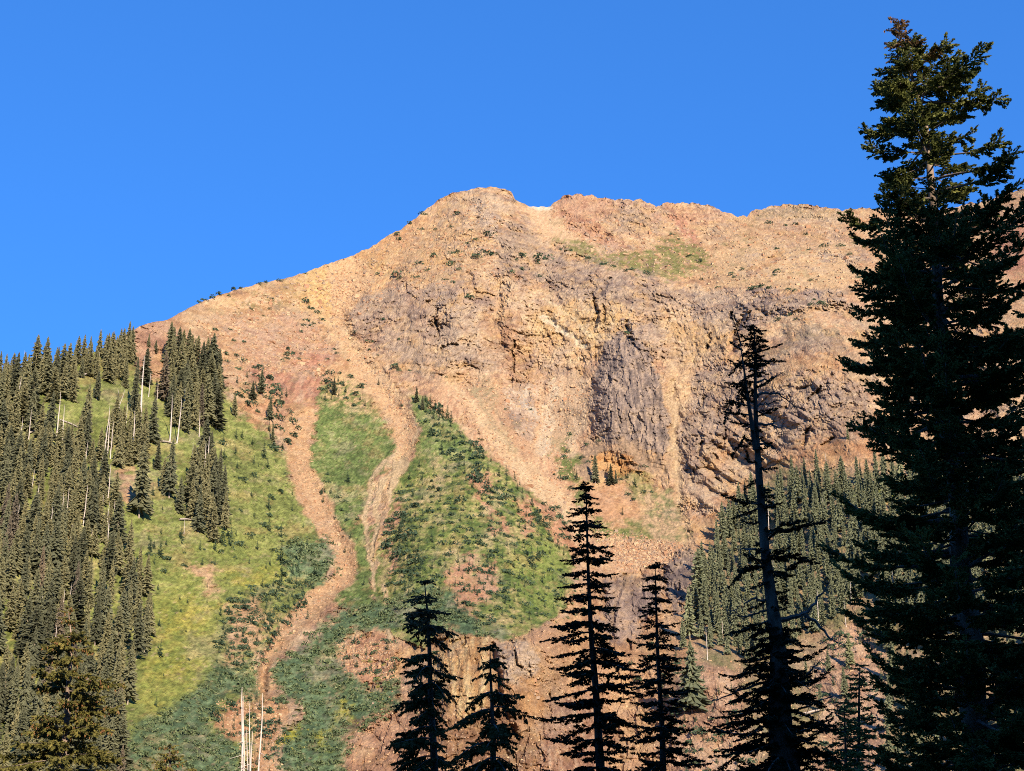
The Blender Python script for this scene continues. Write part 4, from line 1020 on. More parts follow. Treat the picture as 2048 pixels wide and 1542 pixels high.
LOGS = [(120,842,158,857,'long white fallen log below the skyline clump'),(245,888,282,892,'white fallen log at the foot of the white snag'),(322,884,352,890,'short fallen log under the snag pair'),(360,1041,386,1042,'white fallen log in the lower meadow'),(165,754,182,748,'pale fallen log on the upper meadow'),(8,1254,0,1256,'short pale log at the left edge of the forest'),(60,868,90,858,'fallen trunk in the left meadow gap'),(1600,1432,1650,1420,'pale log on the reddish slope')]
for x0, y0, x1, y1, lb in LOGS:
    a, b = ground_at(x0, y0), ground_at(x1, y1)
    a[2] += 0.4; b[2] += 0.4
    a[1] -= 1.0; b[1] -= 1.0
    V, F_ = tube([a, (a + b) / 2 + np.array([0, 0, 0.25]), b], [0.5, 0.42, 0.25], 7)
    V = V - a
    o = link('fallen_log', make_mesh('fallen_log', V, F_, MAT_LOG, True)); o.location = a
    tag(o, lb, 'fallen log', 'fallen logs on the slope')

# --- young firs and krummholz, the larger ones one by one and the rest as ground cover
small = []                                          # x, y, h, kind, label
SAPL = [(528,916,40),(537,1018,30),(508,928,20),(472,876,22),(484,876,20),(447,882,18),(470,908,22),(448,910,14),(535,936,26),(396,1012,20),(420,1000,16),(538,1062,30),(320,1112,32),(300,1100,30),(430,1100,26),(400,1100,22),(362,1078,32),(444,1088,40),(461,1092,44),(562,1074,30),(562,1124,44),
    (596,1145,30),(615,1238,24),(539,1242,30),(538,1262,24),(375,1206,16),(316,1180,16),(320,1312,34),(318,1252,16),(312,1412,20),(404,1130,16),(430,1130,14),(540,1130,16),(304,1012,20),(305,990,24),(325,1020,12),(472,1070,12),(585,1148,22),(668,786,40),(730,812,14),(795,740,18),(694,965,26),(720,800,14),(650,800,18),
    (690,1105,16),(697,965,24),(757,770,16),(895,840,34),(902,846,28),(880,830,26),(870,822,26),(860,810,26),(885,838,26),(1245,1030,18),(1255,955,16),(1270,972,22),(1153,955,20),(1030,1000,20),(1063,1130,44),(1075,1120,30),(1048,870,10),(1216,1230,10),(845,1130,20),(728,1170,18),(880,1130,22),(610,700,10)]
for x, y, h in SAPL: small.append((x, y, h, 'fir'))
for n_, (poly, gap, hh, zone) in enumerate([([(440,880),(560,880),(590,1000),(640,1100),(560,1150),(470,1120),(300,1150),(290,1050),(400,1100),(460,1060)], 27, (7, 20), 'meadow'),
        ([(480,720),(560,760),(600,860),(570,900),(545,900),(530,840),(470,800)], 17, (8, 26), 'meadow'),
        ([(630,1000),(700,1080),(735,1070),(700,1010),(650,960)], 20, (8, 18), 'lens'),
        ([(850,800),(900,848),(980,915),(1060,985),(1120,1030),(1100,1060),(1020,1020),(940,960),(880,900),(850,860)], 13, (8, 24), 'rib'),
        ([(840,930),(940,930),(1040,1020),(1130,1080),(1130,1200),(1080,1240),(980,1270),(900,1250),(800,1180),(770,1100),(800,980)], 15, (7, 20), 'rib'),
        ([(770,1040),(830,1020),(850,1150),(790,1200)], 13, (12, 30), 'rib'),
        ([(930,1120),(1000,1100),(1060,1180),(980,1260),(900,1240)], 20, (8, 18), 'rib'),
        ([(1060,1030),(1120,1010),(1170,1060),(1130,1110)], 15, (8, 18), 'rib'),
        ([(450,1200),(560,1150),(640,1140),(600,1210),(540,1280),(450,1330)], 17, (8, 22), 'meadow'),
        ([(640,740),(700,750),(690,800),(640,800)], 14, (6, 16), 'lens'),
        ([(1250,1330),(1340,1260),(1400,1310),(1480,1400),(1500,1542),(1350,1560),(1330,1420)], 24, (8, 26), 'bluff'),
        ([(1640,1280),(1760,1240),(1780,1560),(1640,1560)], 24, (8, 28), 'bluff'),
        ([(700,1380),(880,1300),(880,1420),(700,1460)], 26, (8, 18), 'bluff'),
        ([(420,1400),(560,1400),(580,1542),(520,1542),(470,1480),(420,1440)], 15, (8, 24), 'meadow'), ([(670,1285),(790,1280),(790,1360),(690,1345)], 17, (8, 20), 'meadow'),
        ([(440,1210),(560,1160),(640,1180),(540,1300),(430,1370)], 14, (8, 20), 'meadow'), ([(300,1200),(430,1160),(440,1300),(300,1420)], 40, (7, 14), 'meadow'),
        ([(1440,1040),(1480,1010),(1490,1060),(1440,1080)], 13, (10, 26), 'bluff')]):
    for x, y in scatter(poly, gap, 900 + n_, 0.8):
        small.append((x, y, R_.uniform(*hh), 'fir' if R_.random() < 0.45 else 'shrub'))
KRUM = [(846,428,9),(850,430,6),(912,430,10),(905,455,8),(840,460,9),(820,448,9),(870,460,8),(795,470,10),(800,480,8),(942,462,9),(950,480,8),(936,488,7),(978,472,14),(920,505,11),(905,508,12),(950,515,17),(975,510,18),(962,505,14),(988,508,8),(865,515,12),(900,530,15),(918,540,9),(835,528,12),(852,542,10),(795,550,14),(800,558,12),
    (830,556,11),(755,550,8),(890,560,8),(905,566,9),(940,594,16),(1040,512,16),(1030,520,8),(1070,522,14),(1085,518,18),(1075,528,10),(1020,545,13),(1045,540,9),(1080,554,8),(1174,518,11),(1210,530,12),(1225,534,9),(1260,540,12),(1290,548,12),(1250,543,9),(1120,500,6),(1140,502,7),(615,606,13),(622,618,11),(632,626,10),
    (640,640,10),(612,642,11),(618,652,10),(628,648,8),(605,652,7),(603,665,7),(578,700,10),(575,712,12),(586,708,9),(573,718,8),(600,720,7),(566,722,7),(488,685,9),(468,682,8),(454,710,11),(470,712,9),(455,724,8),(504,620,7),(525,632,6),(538,618,6),(430,660,8),(460,660,7),(425,660,6),(540,598,7),
    (740,700,6),(790,735,14),(800,742,8),(710,665,7),(735,683,7),(742,684,6),(755,712,7),(668,700,8),(672,708,7),(655,720,8),(695,722,7),(665,770,12),(685,770,11),(720,775,13),(725,770,8),(710,790,12),(710,812,9),(806,812,6),(768,640,7),(820,742,7),(797,680,6),(470,580,10),(440,585,10),(425,592,9),(410,600,9),(400,605,8),(455,592,8),(520,570,8),(560,563,9),(480,575,7),
    (530,562,7),(610,548,6),(1535,448,11),(1570,452,8),(1590,450,9),(1610,470,8),(1650,494,11),(1684,493,11),(1618,500,7),(1555,498,8),(1486,540,8),(1462,550,9),(1470,555,7),(1555,545,11),(1548,552,8),(1500,580,12),(1520,575,13),(1535,578,10),(1510,578,10),(1576,580,8),(1590,582,7),(1620,562,8),(1714,556,9),(1724,548,7),(1437,575,8),(1402,560,7),(1384,512,7),(1398,524,12),(1375,514,7),(1345,470,8),(1358,480,7),
    (1560,640,10),(1580,632,9),(1590,640,7),(1640,608,12),(1650,612,10),(1680,610,9),(1620,610,8),(1630,600,6),(1260,668,12),(1196,884,8),(1175,890,9),(1163,917,9),(1130,958,10),(1155,960,8),(1180,925,8),(1290,935,9),(1240,960,8),(1255,990,9),(1285,985,10),(1300,985,8),(1270,1000,9),(1120,960,14),(1145,980,12),(1110,950,6),(1140,870,8),(1135,905,10),(1125,915,14),(1060,820,6),(1010,820,6),(960,880,6),(893,756,7),
    (640,1150,10),(690,1005,9),(645,985,9),(655,950,6),(1025,1150,9),(1440,1030,10),(1700,510,8),(1740,590,10)]
for x, y, h in KRUM: small.append((x, y, h * 1.25, 'shrub'))
named = {i for i in range(len(SAPL))}
order = sorted(range(len(small)), key=lambda i: -small[i][2])
n_fir = n_shrub = 0
cover = Soup(); cover_fir = Soup()
def place_label(x, y, kind, h):
    big = 'large' if h > 22 else ('small' if h > 12 else 'tiny')
    noun = 'young fir' if kind == 'fir' else 'krummholz shrub'
    if y < 600 and x < 700: w = 'on the left shoulder of the ridge against orange scree'
    elif y < 600 and x < 1130: w = 'among the rocks under the summit'
    elif y < 600: w = 'on the pale slope below the right hand ridge'
    elif x < 600 and y < 740: w = 'on the orange scree above the left forest'
    elif x < 600 and y < 920: w = 'beside the red rocks left of the upper slide'
    elif x < 660:
        w = 'on the upper meadow below the dense block' if y < 985 else 'where the long slide bends, left of it' if x > 545 and y < 1170 else 'on the middle of the left meadow' if y < 1150 else 'on the bare pink patch beside the slide' if x > 440 and y < 1380 else 'on the pink fan by the dead poles' if y >= 1380 else 'on the yellow lower meadow'
    elif x < 790 and y < 1100: w = 'on the turf between the two slides'
    elif x < 1180 and y < 1100 and x + y < 1990: w = 'on the diagonal green rib'
    elif x < 1180 and y < 1280:
        w = 'beside the thin pale streaks right of the slides' if x < 850 else 'around the red bare patch of the green slope' if x < 1030 and y > 1095 else 'on the bright green corner above the bluff' if y > 1095 else 'on the upper half of the right green slope'
    elif y < 1100: w = 'near the orange knoll under the pinnacle'
    elif x < 1180: w = 'on the bluff at the foot of the mountain'
    else: w = 'on the reddish rock below the right forest'
    return f'{big} {noun} {w}', f'{noun}s {w}'
for i in order:
    x, y, h, kind = small[i]
    p = ground_at(x, y); rz = R_.uniform(0, 6.28)
    if kind == 'fir':
        H = metres(h, p); me = R_.choice(FIRS); sc = (H * R_.uniform(0.9, 1.3),) * 2 + (H,)
    else:
        H = metres(h, p); me = R_.choice(SHRUBS); sc = (H * R_.uniform(0.75, 1.1), H * R_.uniform(0.75, 1.1), H * R_.uniform(0.9, 1.2))
    count = n_fir if kind == 'fir' else n_shrub
    if count < 285:
        o = link('young_fir' if kind == 'fir' else 'krummholz_shrub', me)
        o.location = (p[0], p[1], p[2] - 0.15 * H * 0.5); o.scale = sc; o.rotation_euler = (0, 0, rz)
        lb, gr = place_label(x, y, kind, h)
        tag(o, lb, 'young tree' if kind == 'fir' else 'shrub', gr)
        if kind == 'fir': n_fir += 1
        else: n_shrub += 1
    else:
        v = np.empty(len(me.vertices) * 3, np.float32); me.vertices.foreach_get('co', v); v = v.reshape(-1, 3)
        c_, s_ = math.cos(rz), math.sin(rz)
        w = np.stack([(v[:, 0] * c_ - v[:, 1] * s_) * sc[0] + p[0], (v[:, 0] * s_ + v[:, 1] * c_) * sc[1] + p[1], v[:, 2] * sc[2] + p[2] - 0.1], 1)
        cover.add(w, np.arange(len(w)).reshape(-1, 4))
print('SMALL', len(small), n_fir, n_shrub)
if cover.v:
    tag(link('undergrowth', cover.mesh('undergrowth', MAT_FIR)), 'low dark green scrub scattered over the open slopes', 'scrub', kind='stuff')
# willow brush: one continuous cover
def brush(polys, gap, seed, size, mat, name, label):
    S = Soup(); r = random.Random(seed)
    for k, poly in enumerate(polys):
        for x, y in scatter(poly, gap, seed + k, 0.7):
            x += r.gauss(0, 9); y += r.gauss(0, 8)
            p = ground_at(x, y); q = r.choice(SHRUBQ); s = r.uniform(*size) * (p[1] / 600.0)
            a = r.uniform(0, 6.28); c_, s_ = math.cos(a), math.sin(a)
            v = q.reshape(-1, 3)
            w = np.stack([(v[:, 0] * c_ - v[:, 1] * s_) * s + p[0], (v[:, 0] * s_ + v[:, 1] * c_) * s + p[1], v[:, 2] * s * r.uniform(0.8, 1.5) + p[2] - 0.3 * s], 1)
            S.add(w, np.arange(len(w)).reshape(-1, 4))
    tag(link(name, S.mesh(name, mat)), label, 'scrub', kind='stuff')
brush(WILLOW, 10.5, 31, (1.8, 4.2), MAT_WILLOW, 'willow_scrub', 'blue green willow scrub filling the lower gullies')
brush([[(1690,970),(1800,960),(1800,990),(1700,1000)], [(1130,1180),(1180,1160),(1150,1240),(1100,1240)], [(975,1060),(1130,1060),(1110,1110),(980,1090)], [(640,1120),(690,1130),(660,1170)]], 12, 57, (1.2, 2.2), MAT_WILLOW, 'bushes', 'bluish bushes in patches on the green slopes')
brush([[(680,1400),(712,1405),(705,1445),(680,1435)], [(565,1465),(602,1450),(590,1490),(555,1500)], [(628,1458),(672,1455),(662,1490),(640,1500)], [(735,1300),(765,1290),(775,1400),(745,1380)], [(1490,1140),(1540,1100),(1560,1170),(1500,1190)]], 9, 77, (0.8, 1.6), MAT_YELLOW, 'yellow_scrub', 'yellowing autumn scrub in small patches of the gully')

# low tufts, stones and rubble that nobody could count
def strew(polys, n, seed, size, mats, name, label, rock_=False, cat='scrub', jitter=10):
    r = random.Random(seed); S = [Soup() for _ in mats]
    per = n // len(polys)
    tuftq = [blob_shrub(random.Random(540 + k), n=34) for k in range(4)]
    cube = np.array([(-1,-1,-1),(1,-1,-1),(1,1,-1),(-1,1,-1),(-1,-1,1),(1,-1,1),(1,1,1),(-1,1,1)], float)
    cf = np.array([(0,3,2,1),(4,5,6,7),(0,1,5,4),(1,2,6,5),(2,3,7,6),(3,0,4,7)])
    for poly in polys:
        xs_, ys_ = [p[0] for p in poly], [p[1] for p in poly]; k = 0; tries = 0
        while k < per and tries < per * 20:
            tries += 1
            x, y = r.uniform(min(xs_), max(xs_)), r.uniform(min(ys_), max(ys_))
            if not inside(poly, x, y): continue
            k += 1
            p = ground_at(x + r.gauss(0, jitter), y + r.gauss(0, jitter * 0.7))
            s = r.uniform(*size) * (2.0 if r.random() < 0.06 else 1.0) * p[1] / 800.0
            a = r.uniform(0, 6.28); c_, s_ = math.cos(a), math.sin(a)
            if rock_:
                v = cube * np.array([r.uniform(.6, 1.2), r.uniform(.5, 1.0), r.uniform(.4, .9)]) + np.array([[r.uniform(-.35, .35) for _ in range(3)] for _ in range(8)]); f = cf
            else:
                v = r.choice(tuftq).reshape(-1, 3); f = np.arange(len(v)).reshape(-1, 4)
            w = np.stack([(v[:, 0] * c_ - v[:, 1] * s_) * s + p[0], (v[:, 0] * s_ + v[:, 1] * c_) * s + p[1], v[:, 2] * s + p[2]], 1)
            S[r.randrange(len(mats))].add(w, f)
    me = bpy.data.meshes.new(name)
    tot = Soup(); mi = []
    for i, q in enumerate(S):
        if q.v:
            V = np.concatenate(q.v); F_ = np.concatenate(q.f); tot.add(V, F_); mi.append(np.full(len(F_), i, np.int32))
    me = tot.mesh(name, mats[0])
    for m_ in mats[1:]: me.materials.append(m_)
    me.polygons.foreach_set('material_index', np.concatenate(mi))
    tag(link(name, me), label, cat, kind='stuff')
def stone_mat(name, a, b):
    m, nt, bs = new_mat(name, 0.95, 0.1); n1 = noise_node(nt, 1.5, 4)
    nt.links.new(ramp(nt, n1.outputs[0], [(0.3, a), (0.7, b)]).outputs[0], bs.inputs['Base Color']); return m
ST = [stone_mat('pale_orange_stone', tuple(C(214,160,116)), tuple(C(246,206,162))), stone_mat('grey_brown_stone', tuple(C(150,120,104)), tuple(C(206,170,142))), stone_mat('rust_stone', tuple(C(176,118,88)), tuple(C(222,162,120)))]
band = lambda pts: [(x - w, y) for x, y, w in pts] + [(x + w, y) for x, y, w in reversed(pts)]
strew([band(SL1), band(SL2), [(430,1400),(570,1400),(560,1542),(500,1542)], [(670,1285),(790,1280),(790,1360),(690,1345)]], 3600, 801, (0.18, 0.55), ST, 'rubble', 'loose orange rubble lying in the slide chutes', True, 'rubble', 4)
strew([[(900,760),(1175,770),(1140,960),(1180,1050),(1370,1090),(1330,1140),(1230,1135),(1060,990),(960,890)], [(1180,1060),(1370,1090),(1320,1140),(1240,1140)]], 4200, 802, (0.16, 0.6), ST, 'scree', 'scattered boulders and scree in the bowl under the cliffs', True, 'scree', 5)
strew([[(340,660),(560,570),(700,530),(850,440),(1000,400),(1000,560),(800,580),(700,640),(640,760),(480,760)], [(1100,430),(1480,450),(2000,420),(2000,600),(1450,570),(1200,520)]], 4600, 803, (0.2, 0.8), ST, 'talus', 'angular talus blocks strewn over the upper slopes', True, 'talus', 6)
strew([[(700,1440),(880,1300),(1120,1260),(1300,1300),(1500,1330),(1760,1260),(1780,1542),(690,1542)]], 2400, 804, (0.2, 0.6), ST, 'boulders', 'broken stones on the bluffs at the foot of the mountain', True, 'boulders', 6)
MAT_TUFT = foliage_material('meadow_grass_tufts', (0.11, 0.14, 0.045), (0.20, 0.22, 0.075), (0.33, 0.33, 0.13), 0.8, transl=0.2, rand=0.0)
MAT_HERB = foliage_material('dark_meadow_herbs', (0.045, 0.075, 0.030), (0.085, 0.120, 0.045), (0.15, 0.175, 0.070), 0.8, transl=0.2, rand=0.0)
strew([[(250,1000),(440,1090),(560,1000),(640,1100),(640,1150),(540,1260),(420,1380),(290,1430),(300,1200)], [(445,860),(560,900),(590,1000),(560,1100),(460,1090),(440,960)], [(640,800),(760,820),(788,890),(735,970),(725,1060),(690,1050),(625,930)], [(830,810),(900,860),(1060,1000),(1130,1090),(1130,1220),(1040,1265),(900,1240),(800,1150),(790,1000),(835,920)]], 5200, 805, (0.35, 0.95), [MAT_TUFT, MAT_HERB], 'meadow_tufts', 'tufts of grass and herbs covering the meadows', cat='grass')
strew([[(830,810),(900,860),(1060,1000),(1130,1090),(1130,1220),(1040,1265),(900,1240),(800,1150),(790,1000),(835,920)], [(765,1040),(830,1020),(850,1200),(790,1200)], [(440,1210),(640,1150),(560,1290),(430,1380)]], 1300, 806, (0.7, 1.6), [MAT_FIR, MAT_WILLOW], 'low_bushes', 'low bluish bushes dotted over the right green slope')

# ------------------------------------------------------------------ the trees near the viewer
MAT_NEEDLE = foliage_material('spruce_needles', (0.044, 0.056, 0.018), (0.140, 0.156, 0.045), (0.270, 0.265, 0.078), 1.6, transl=0.3, rand=0.0)
MAT_NEEDLE_GOLD = foliage_material('golden_spruce_needles', (0.060, 0.064, 0.018), (0.140, 0.130, 0.036), (0.260, 0.215, 0.060), 1.3, transl=0.3, rand=0.0)
MAT_OLIVE = foliage_material('olive_spruce_needles', (0.040, 0.036, 0.012), (0.095, 0.082, 0.026), (0.16, 0.135, 0.042), 1.6, transl=0.3, rand=0.0)
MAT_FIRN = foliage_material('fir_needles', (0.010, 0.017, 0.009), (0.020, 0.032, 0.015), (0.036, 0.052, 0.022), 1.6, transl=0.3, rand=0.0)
MAT_BROWN = foliage_material('browned_lit_needles', (0.075, 0.048, 0.022), (0.165, 0.105, 0.046), (0.26, 0.175, 0.075), 1.6, transl=0.3, rand=0.0)  # brown of the crown tops, lightened in the colour in place of dim light
MAT_CONE = foliage_material('seed_cone_scales', (0.10, 0.045, 0.020), (0.18, 0.090, 0.036), (0.26, 0.145, 0.060), 2.5, rand=0.0)
MAT_BARK_SHADED = wood_material('shaded_bark', (0.030, 0.022, 0.018), (0.15, 0.115, 0.09), 2.2)  # bark darkened in its colour to stand in for shade on the near trunks
MAT_BARK_LIT = wood_material('lit_scaly_bark', (0.05, 0.034, 0.026), (0.34, 0.25, 0.19), 2.0)  # lighter copy of the bark: sunlight put into the colour of the lit trunks
MAT_LIMB = wood_material('bare_limb_bark', (0.06, 0.045, 0.037), (0.28, 0.22, 0.19), 3.0)

def spray_proto(r, n=20, hang=0.2, width=0.21):
    """needle covered twig along +x, unit length"""
    out = []
    for k in range(n):
        s = (k + 0.5) / n
        side = 1 if k % 2 else -1
        a = side * r.uniform(0.45, 1.15)
        e = r.uniform(-0.5, 0.55) - hang
        L = r.uniform(0.26, 0.46) * (1.15 - s * 0.45)
        d = np.array([math.cos(a) * math.cos(e), math.sin(a) * math.cos(e), math.sin(e)])
        q = np.array([r.uniform(-1, 1), r.uniform(-1, 1), r.uniform(-1, 1)])
        u = np.cross(d, q); u /= np.linalg.norm(u) + 1e-6
        p = np.array([s, 0, 0.0]); w = width * r.uniform(0.7, 1.2)
        out.append((p - u * w * 0.3, p + d * L * 0.5 - u * w * 0.5, p + d * L, p + d * L * 0.5 + u * w * 0.5))
    for k in range(3):
        u = np.array([0, math.cos(k * 1.05), math.sin(k * 1.05)]) * width * 0.45
        out.append((np.array([0.5, 0, 0]) - u, np.array([0.95, 0, 0]) - u * 0.9, np.array([1.18, 0, 0.02]), np.array([0.95, 0, 0]) + u * 0.9))
    return np.array(out)
PROTOS = [spray_proto(random.Random(600 + k)) for k in range(6)]
PROTOS_HANG = [spray_proto(random.Random(620 + k), hang=0.65) for k in range(6)]

def add_sprays(soup, P0, D, L, W, r, protos):
    """one needle spray per row: base P0, direction D (unit), length L, thickness W"""
    P0, D, L, W = np.array(P0), np.array(D), np.array(L), np.array(W)
    up = np.array([0, 0, 1.0])
    Y = np.cross(np.broadcast_to(up, D.shape), D); nn = np.linalg.norm(Y, axis=1)[:, None]
    Y = np.where(nn < 1e-3, np.array([0, 1.0, 0]), Y / (nn + 1e-9))
    roll = r.uniform(-0.6, 0.6, len(D))[:, None]
    Z = np.cross(D, Y); Y2 = Y * np.cos(roll) + Z * np.sin(roll); Z2 = np.cross(D, Y2)
    kind = r.integers(0, len(protos), len(D))
    for k, q in enumerate(protos):
        m = kind == k
        if not m.any(): continue
        v = q.reshape(-1, 3)
        w = P0[m][:, None] + v[None, :, 0:1] * L[m][:, None, None] * D[m][:, None] + (v[None, :, 1:2] * Y2[m][:, None] + v[None, :, 2:3] * Z2[m][:, None]) * W[m][:, None, None]
        w = w.reshape(-1, 3)
        soup.add(w, np.arange(len(w)).reshape(-1, 4))

def near_tree(name, label, R, trunk, profile, seed, bark=None, step=0.17, bare=0.3, rise=0.15, droop=0.5, tipup=0.25, twig=(0.28, 0.60), mat=None, brown_above=None, cones=None,
              hang=False, thin=1.0, limbs=(), stems=(), brooms=(), size=1.0, category='tree', group=None, limb_r=0.05, auto_to=None, ragged=(0.62, 1.08), layer=0.0, ranges=None, wild=0.0):
    r = np.random.default_rng(seed)
    m_px = R / FPX * 1.03
    T = np.array([at(x, y, R) for x, y, _ in trunk]); rad = np.array([w * 0.66 * m_px for *_, w in trunk])
    # carry the trunk down to the ground
    d = (T[-1] - T[-2]) / max(1e-6, T[-2][2] - T[-1][2])
    g = T[-1] + d * (T[-1][2] + 0.3) * 0.6; g[2] = -0.3
    T = np.vstack([T, g]); rad = np.append(rad, rad[-1] * 1.25)
    base = np.array([g[0], g[1], 0.0])
    root = empty(name, base); tag(root, label, category, group)
    wood = Soup()
    # finer, slightly crooked trunk
    zz = np.linspace(T[0, 2], T[-1, 2], 40)
    tx = np.interp(-zz, -T[:, 2], T[:, 0]); ty = np.interp(-zz, -T[:, 2], T[:, 1]); tr = np.interp(-zz, -T[:, 2], rad)
    tx = tx + np.sin(zz * 1.3 + seed) * tr * 0.25
    path = np.stack([tx, ty, zz], 1)
    wood.add(*tube(path - base, tr, 10))
    limb_soup = Soup(); leaf, leaf_b, cone = Soup(), Soup(), Soup()
    prof = np.array([(y, a, b) for y, a, b in profile], float)
    zprof = np.array([at(1024, y, R)[2] for y in prof[:, 0]])
    cxp = np.interp(prof[:, 0], [t[1] for t in trunk], [t[0] for t in trunk])
    rl, rr = np.maximum(cxp - prof[:, 1], 2) * m_px, np.maximum(prof[:, 2] - cxp, 2) * m_px
    Ps, Ds, Ls, Ws, Bs = [], [], [], [], []
    def leafy_branch(p, dirs, L, s0, rb, twig_k=1.0, dens=1.0):
        """p: start; dirs: function s -> point offset; foliage from s0 to the tip"""
        ss = np.linspace(0, 1, 7)
        pts = np.array([p + dirs(s) for s in ss])
        limb_soup.add(*tube(pts - base, np.linspace(rb, rb * 0.25, 7), 4))
        n = max(3, int(L * (1 - s0) / 0.062 * dens / size))
        for k in range(n):
            s = s0 + (1 - s0) * (k + r.random()) / n
            q = p + dirs(s); t = dirs(min(1, s + 0.04)) - dirs(s - 0.04); t = t / (np.linalg.norm(t) + 1e-9)
            side = 1 if k % 2 else -1
            h = np.array([-t[1], t[0], 0.0]) * side; h /= np.linalg.norm(h) + 1e-9
            aw = r.uniform(0.5, 1.15)
            dd = t * math.cos(aw) + h * math.sin(aw) + np.array([0, 0, r.uniform(-0.35, 0.25) - (0.7 if hang and r.random() < 0.5 else 0)])
            dd /= np.linalg.norm(dd)
            l = r.uniform(*twig) * twig_k * (1.15 - 0.5 * s) * size
            l = min(l, 0.10 + L * 0.30)
            Ps.append(q - base); Ds.append(dd); Ls.append(l); Ws.append(l * 0.55 + 0.12 * size); Bs.append(q[2])
            if l > 0.4 and r.random() < 0.7 * dens:            # secondary twig
                q2 = q + dd * l * 0.5; d2 = dd + np.array([r.uniform(-.8, .8), r.uniform(-.8, .8), r.uniform(-.5, .5)]); d2 /= np.linalg.norm(d2)
                Ps.append(q2 - base); Ds.append(d2); Ls.append(l * 0.6); Ws.append(l * 0.4 + 0.12 * size); Bs.append(q[2])
        q = p + dirs(1.0); t = dirs(1.0) - dirs(0.9); t = t / (np.linalg.norm(t) + 1e-9)
        Ps.append(q - base); Ds.append(t); Ls.append(0.3 * size); Ws.append(0.25 * size); Bs.append(q[2])
    z = zprof[0]
    zend = at(1024, auto_to, R)[2] if auto_to else 1.2
    phi = r.uniform(0, 6.28)
    zr = [(at(1024, a, R)[2], at(1024, b, R)[2], k) for a, b, k in (ranges or [])]
    def sparse(z):
        for za, zb_, k in zr:
            if zb_ <= z <= za: return k
        return 1.0
    while z > zend:
        f = (zprof[0] - z) / max(zprof[0], 1)
        px, py = np.interp(-z, -zz, tx), np.interp(-z, -zz, ty)
        a_l, a_r = np.interp(-z, -zprof, rl), np.interp(-z, -zprof, rr)
        phi += 2.4 + r.uniform(-0.5, 0.5)
        c = math.cos(phi)
        side_r = a_r if c > 0 else a_l
        L = side_r * abs(c) + (a_l + a_r) * 0.5 * (1 - abs(c))
        L *= 0.98 / max(abs(c), 0.72)
        L *= r.uniform(*ragged)
        if r.random() > thin: L *= 0.35
        u = np.array([c, math.sin(phi), 0])
        dr = droop * r.uniform(0.6, 1.4) * min(1.0, 0.25 + f * 3); ri = r.uniform(-wild, wild) + rise * r.uniform(0.5, 1.5) + (0.1 if f < 0.02 else 0) - 0.1 * (f < 0.12)
        def dirs(s, L=L, u=u, dr=dr, ri=ri, tu=tipup * min(1.0, 0.1 + f * 3.5)): return u * L * s + np.array([0, 0, L * (ri * s - dr * s * s + tu * s ** 4)])
        s0 = bare * r.uniform(0.5, 1.4) if L > 0.8 else 0.05
        zz0 = z if not layer else round(z / layer) * layer + r.normal(0, layer * 0.12)
        leafy_branch(np.array([px, py, zz0]), dirs, max(L, 0.2), min(s0, 0.85), min(limb_r, 0.012 + L * 0.014))
        z -= step * r.uniform(0.6, 1.4) * (0.6 if f < 0.12 else 1.0) * sparse(z)
    for sx in stems:
        Q = np.array([at(x, y, R - 0.15) for x, y, _ in sx]); wood.add(*tube(Q - base, [w * 0.66 * m_px for *_, w in sx], 7))
    named_limbs = []
    for lm in limbs:
        pts_px, leaf0, tk, depth = lm
        Q = np.array([at(x, y, R) for x, y in pts_px]); k = len(Q)
        Q[:, 1] += np.linspace(0, depth, k); seg = np.r_[0, np.cumsum(np.linalg.norm(np.diff(Q, axis=0), axis=1))]; Lt = seg[-1]
        def dirs(s, Q=Q, seg=seg, Lt=Lt): return np.array([np.interp(np.clip(s, 0, 1) * Lt, seg, Q[:, i]) for i in range(3)]) - Q[0]
        if leaf0 < 1:
            leafy_branch(Q[0], dirs, Lt, leaf0, 0.03, tk * 0.85, 1.3)
        else:
            S = Soup(); ss = np.linspace(0, 1, 12)
            pp = np.array([Q[0] + dirs(s) for s in ss]); pp[1:-1] += r.normal(0, 0.03, (10, 3))
            S.add(*tube(pp - base, np.linspace(0.055, 0.008, 12) * tk, 5))
            for j in range(int(9 * Lt)):                       # bare side twigs
                s = r.uniform(0.25, 1.0); q = Q[0] + dirs(s); l = r.uniform(0.15, 0.7) * (1.1 - s * 0.5)
                v = np.array([r.uniform(-.5, 1.0) * np.sign(Q[-1][0] - Q[0][0]), r.uniform(-1, 1), r.uniform(-.9, .8)]); v /= np.linalg.norm(v)
                mid_ = q + v * l * 0.5 + r.normal(0, 0.05, 3); end = q + v * l + np.array([0, 0, l * r.uniform(-0.3, 0.4)])
                S.add(*tube(np.array([q, mid_, end]) - base, [0.012, 0.008, 0.003], 3))
                if r.random() < 0.6: S.add(*tube(np.array([mid_, mid_ + r.normal(0, 0.16, 3)]) - base, [0.007, 0.002], 3))
            named_limbs.append(S)
    protos = PROTOS_HANG if hang else PROTOS
    Ps, Ds, Ls, Ws, Bs = map(np.array, (Ps, Ds, Ls, Ws, Bs))
    if brown_above is not None:
        zb = at(1024, brown_above, R)[2]
        isb = Bs + r.normal(0, 0.35, len(Bs)) > zb
        if isb.any(): add_sprays(leaf_b, Ps[isb], Ds[isb], Ls[isb], Ws[isb], r, protos)
        add_sprays(leaf, Ps[~isb], Ds[~isb], Ls[~isb], Ws[~isb], r, protos)
    else:
        add_sprays(leaf, Ps, Ds, Ls, Ws, r, protos)
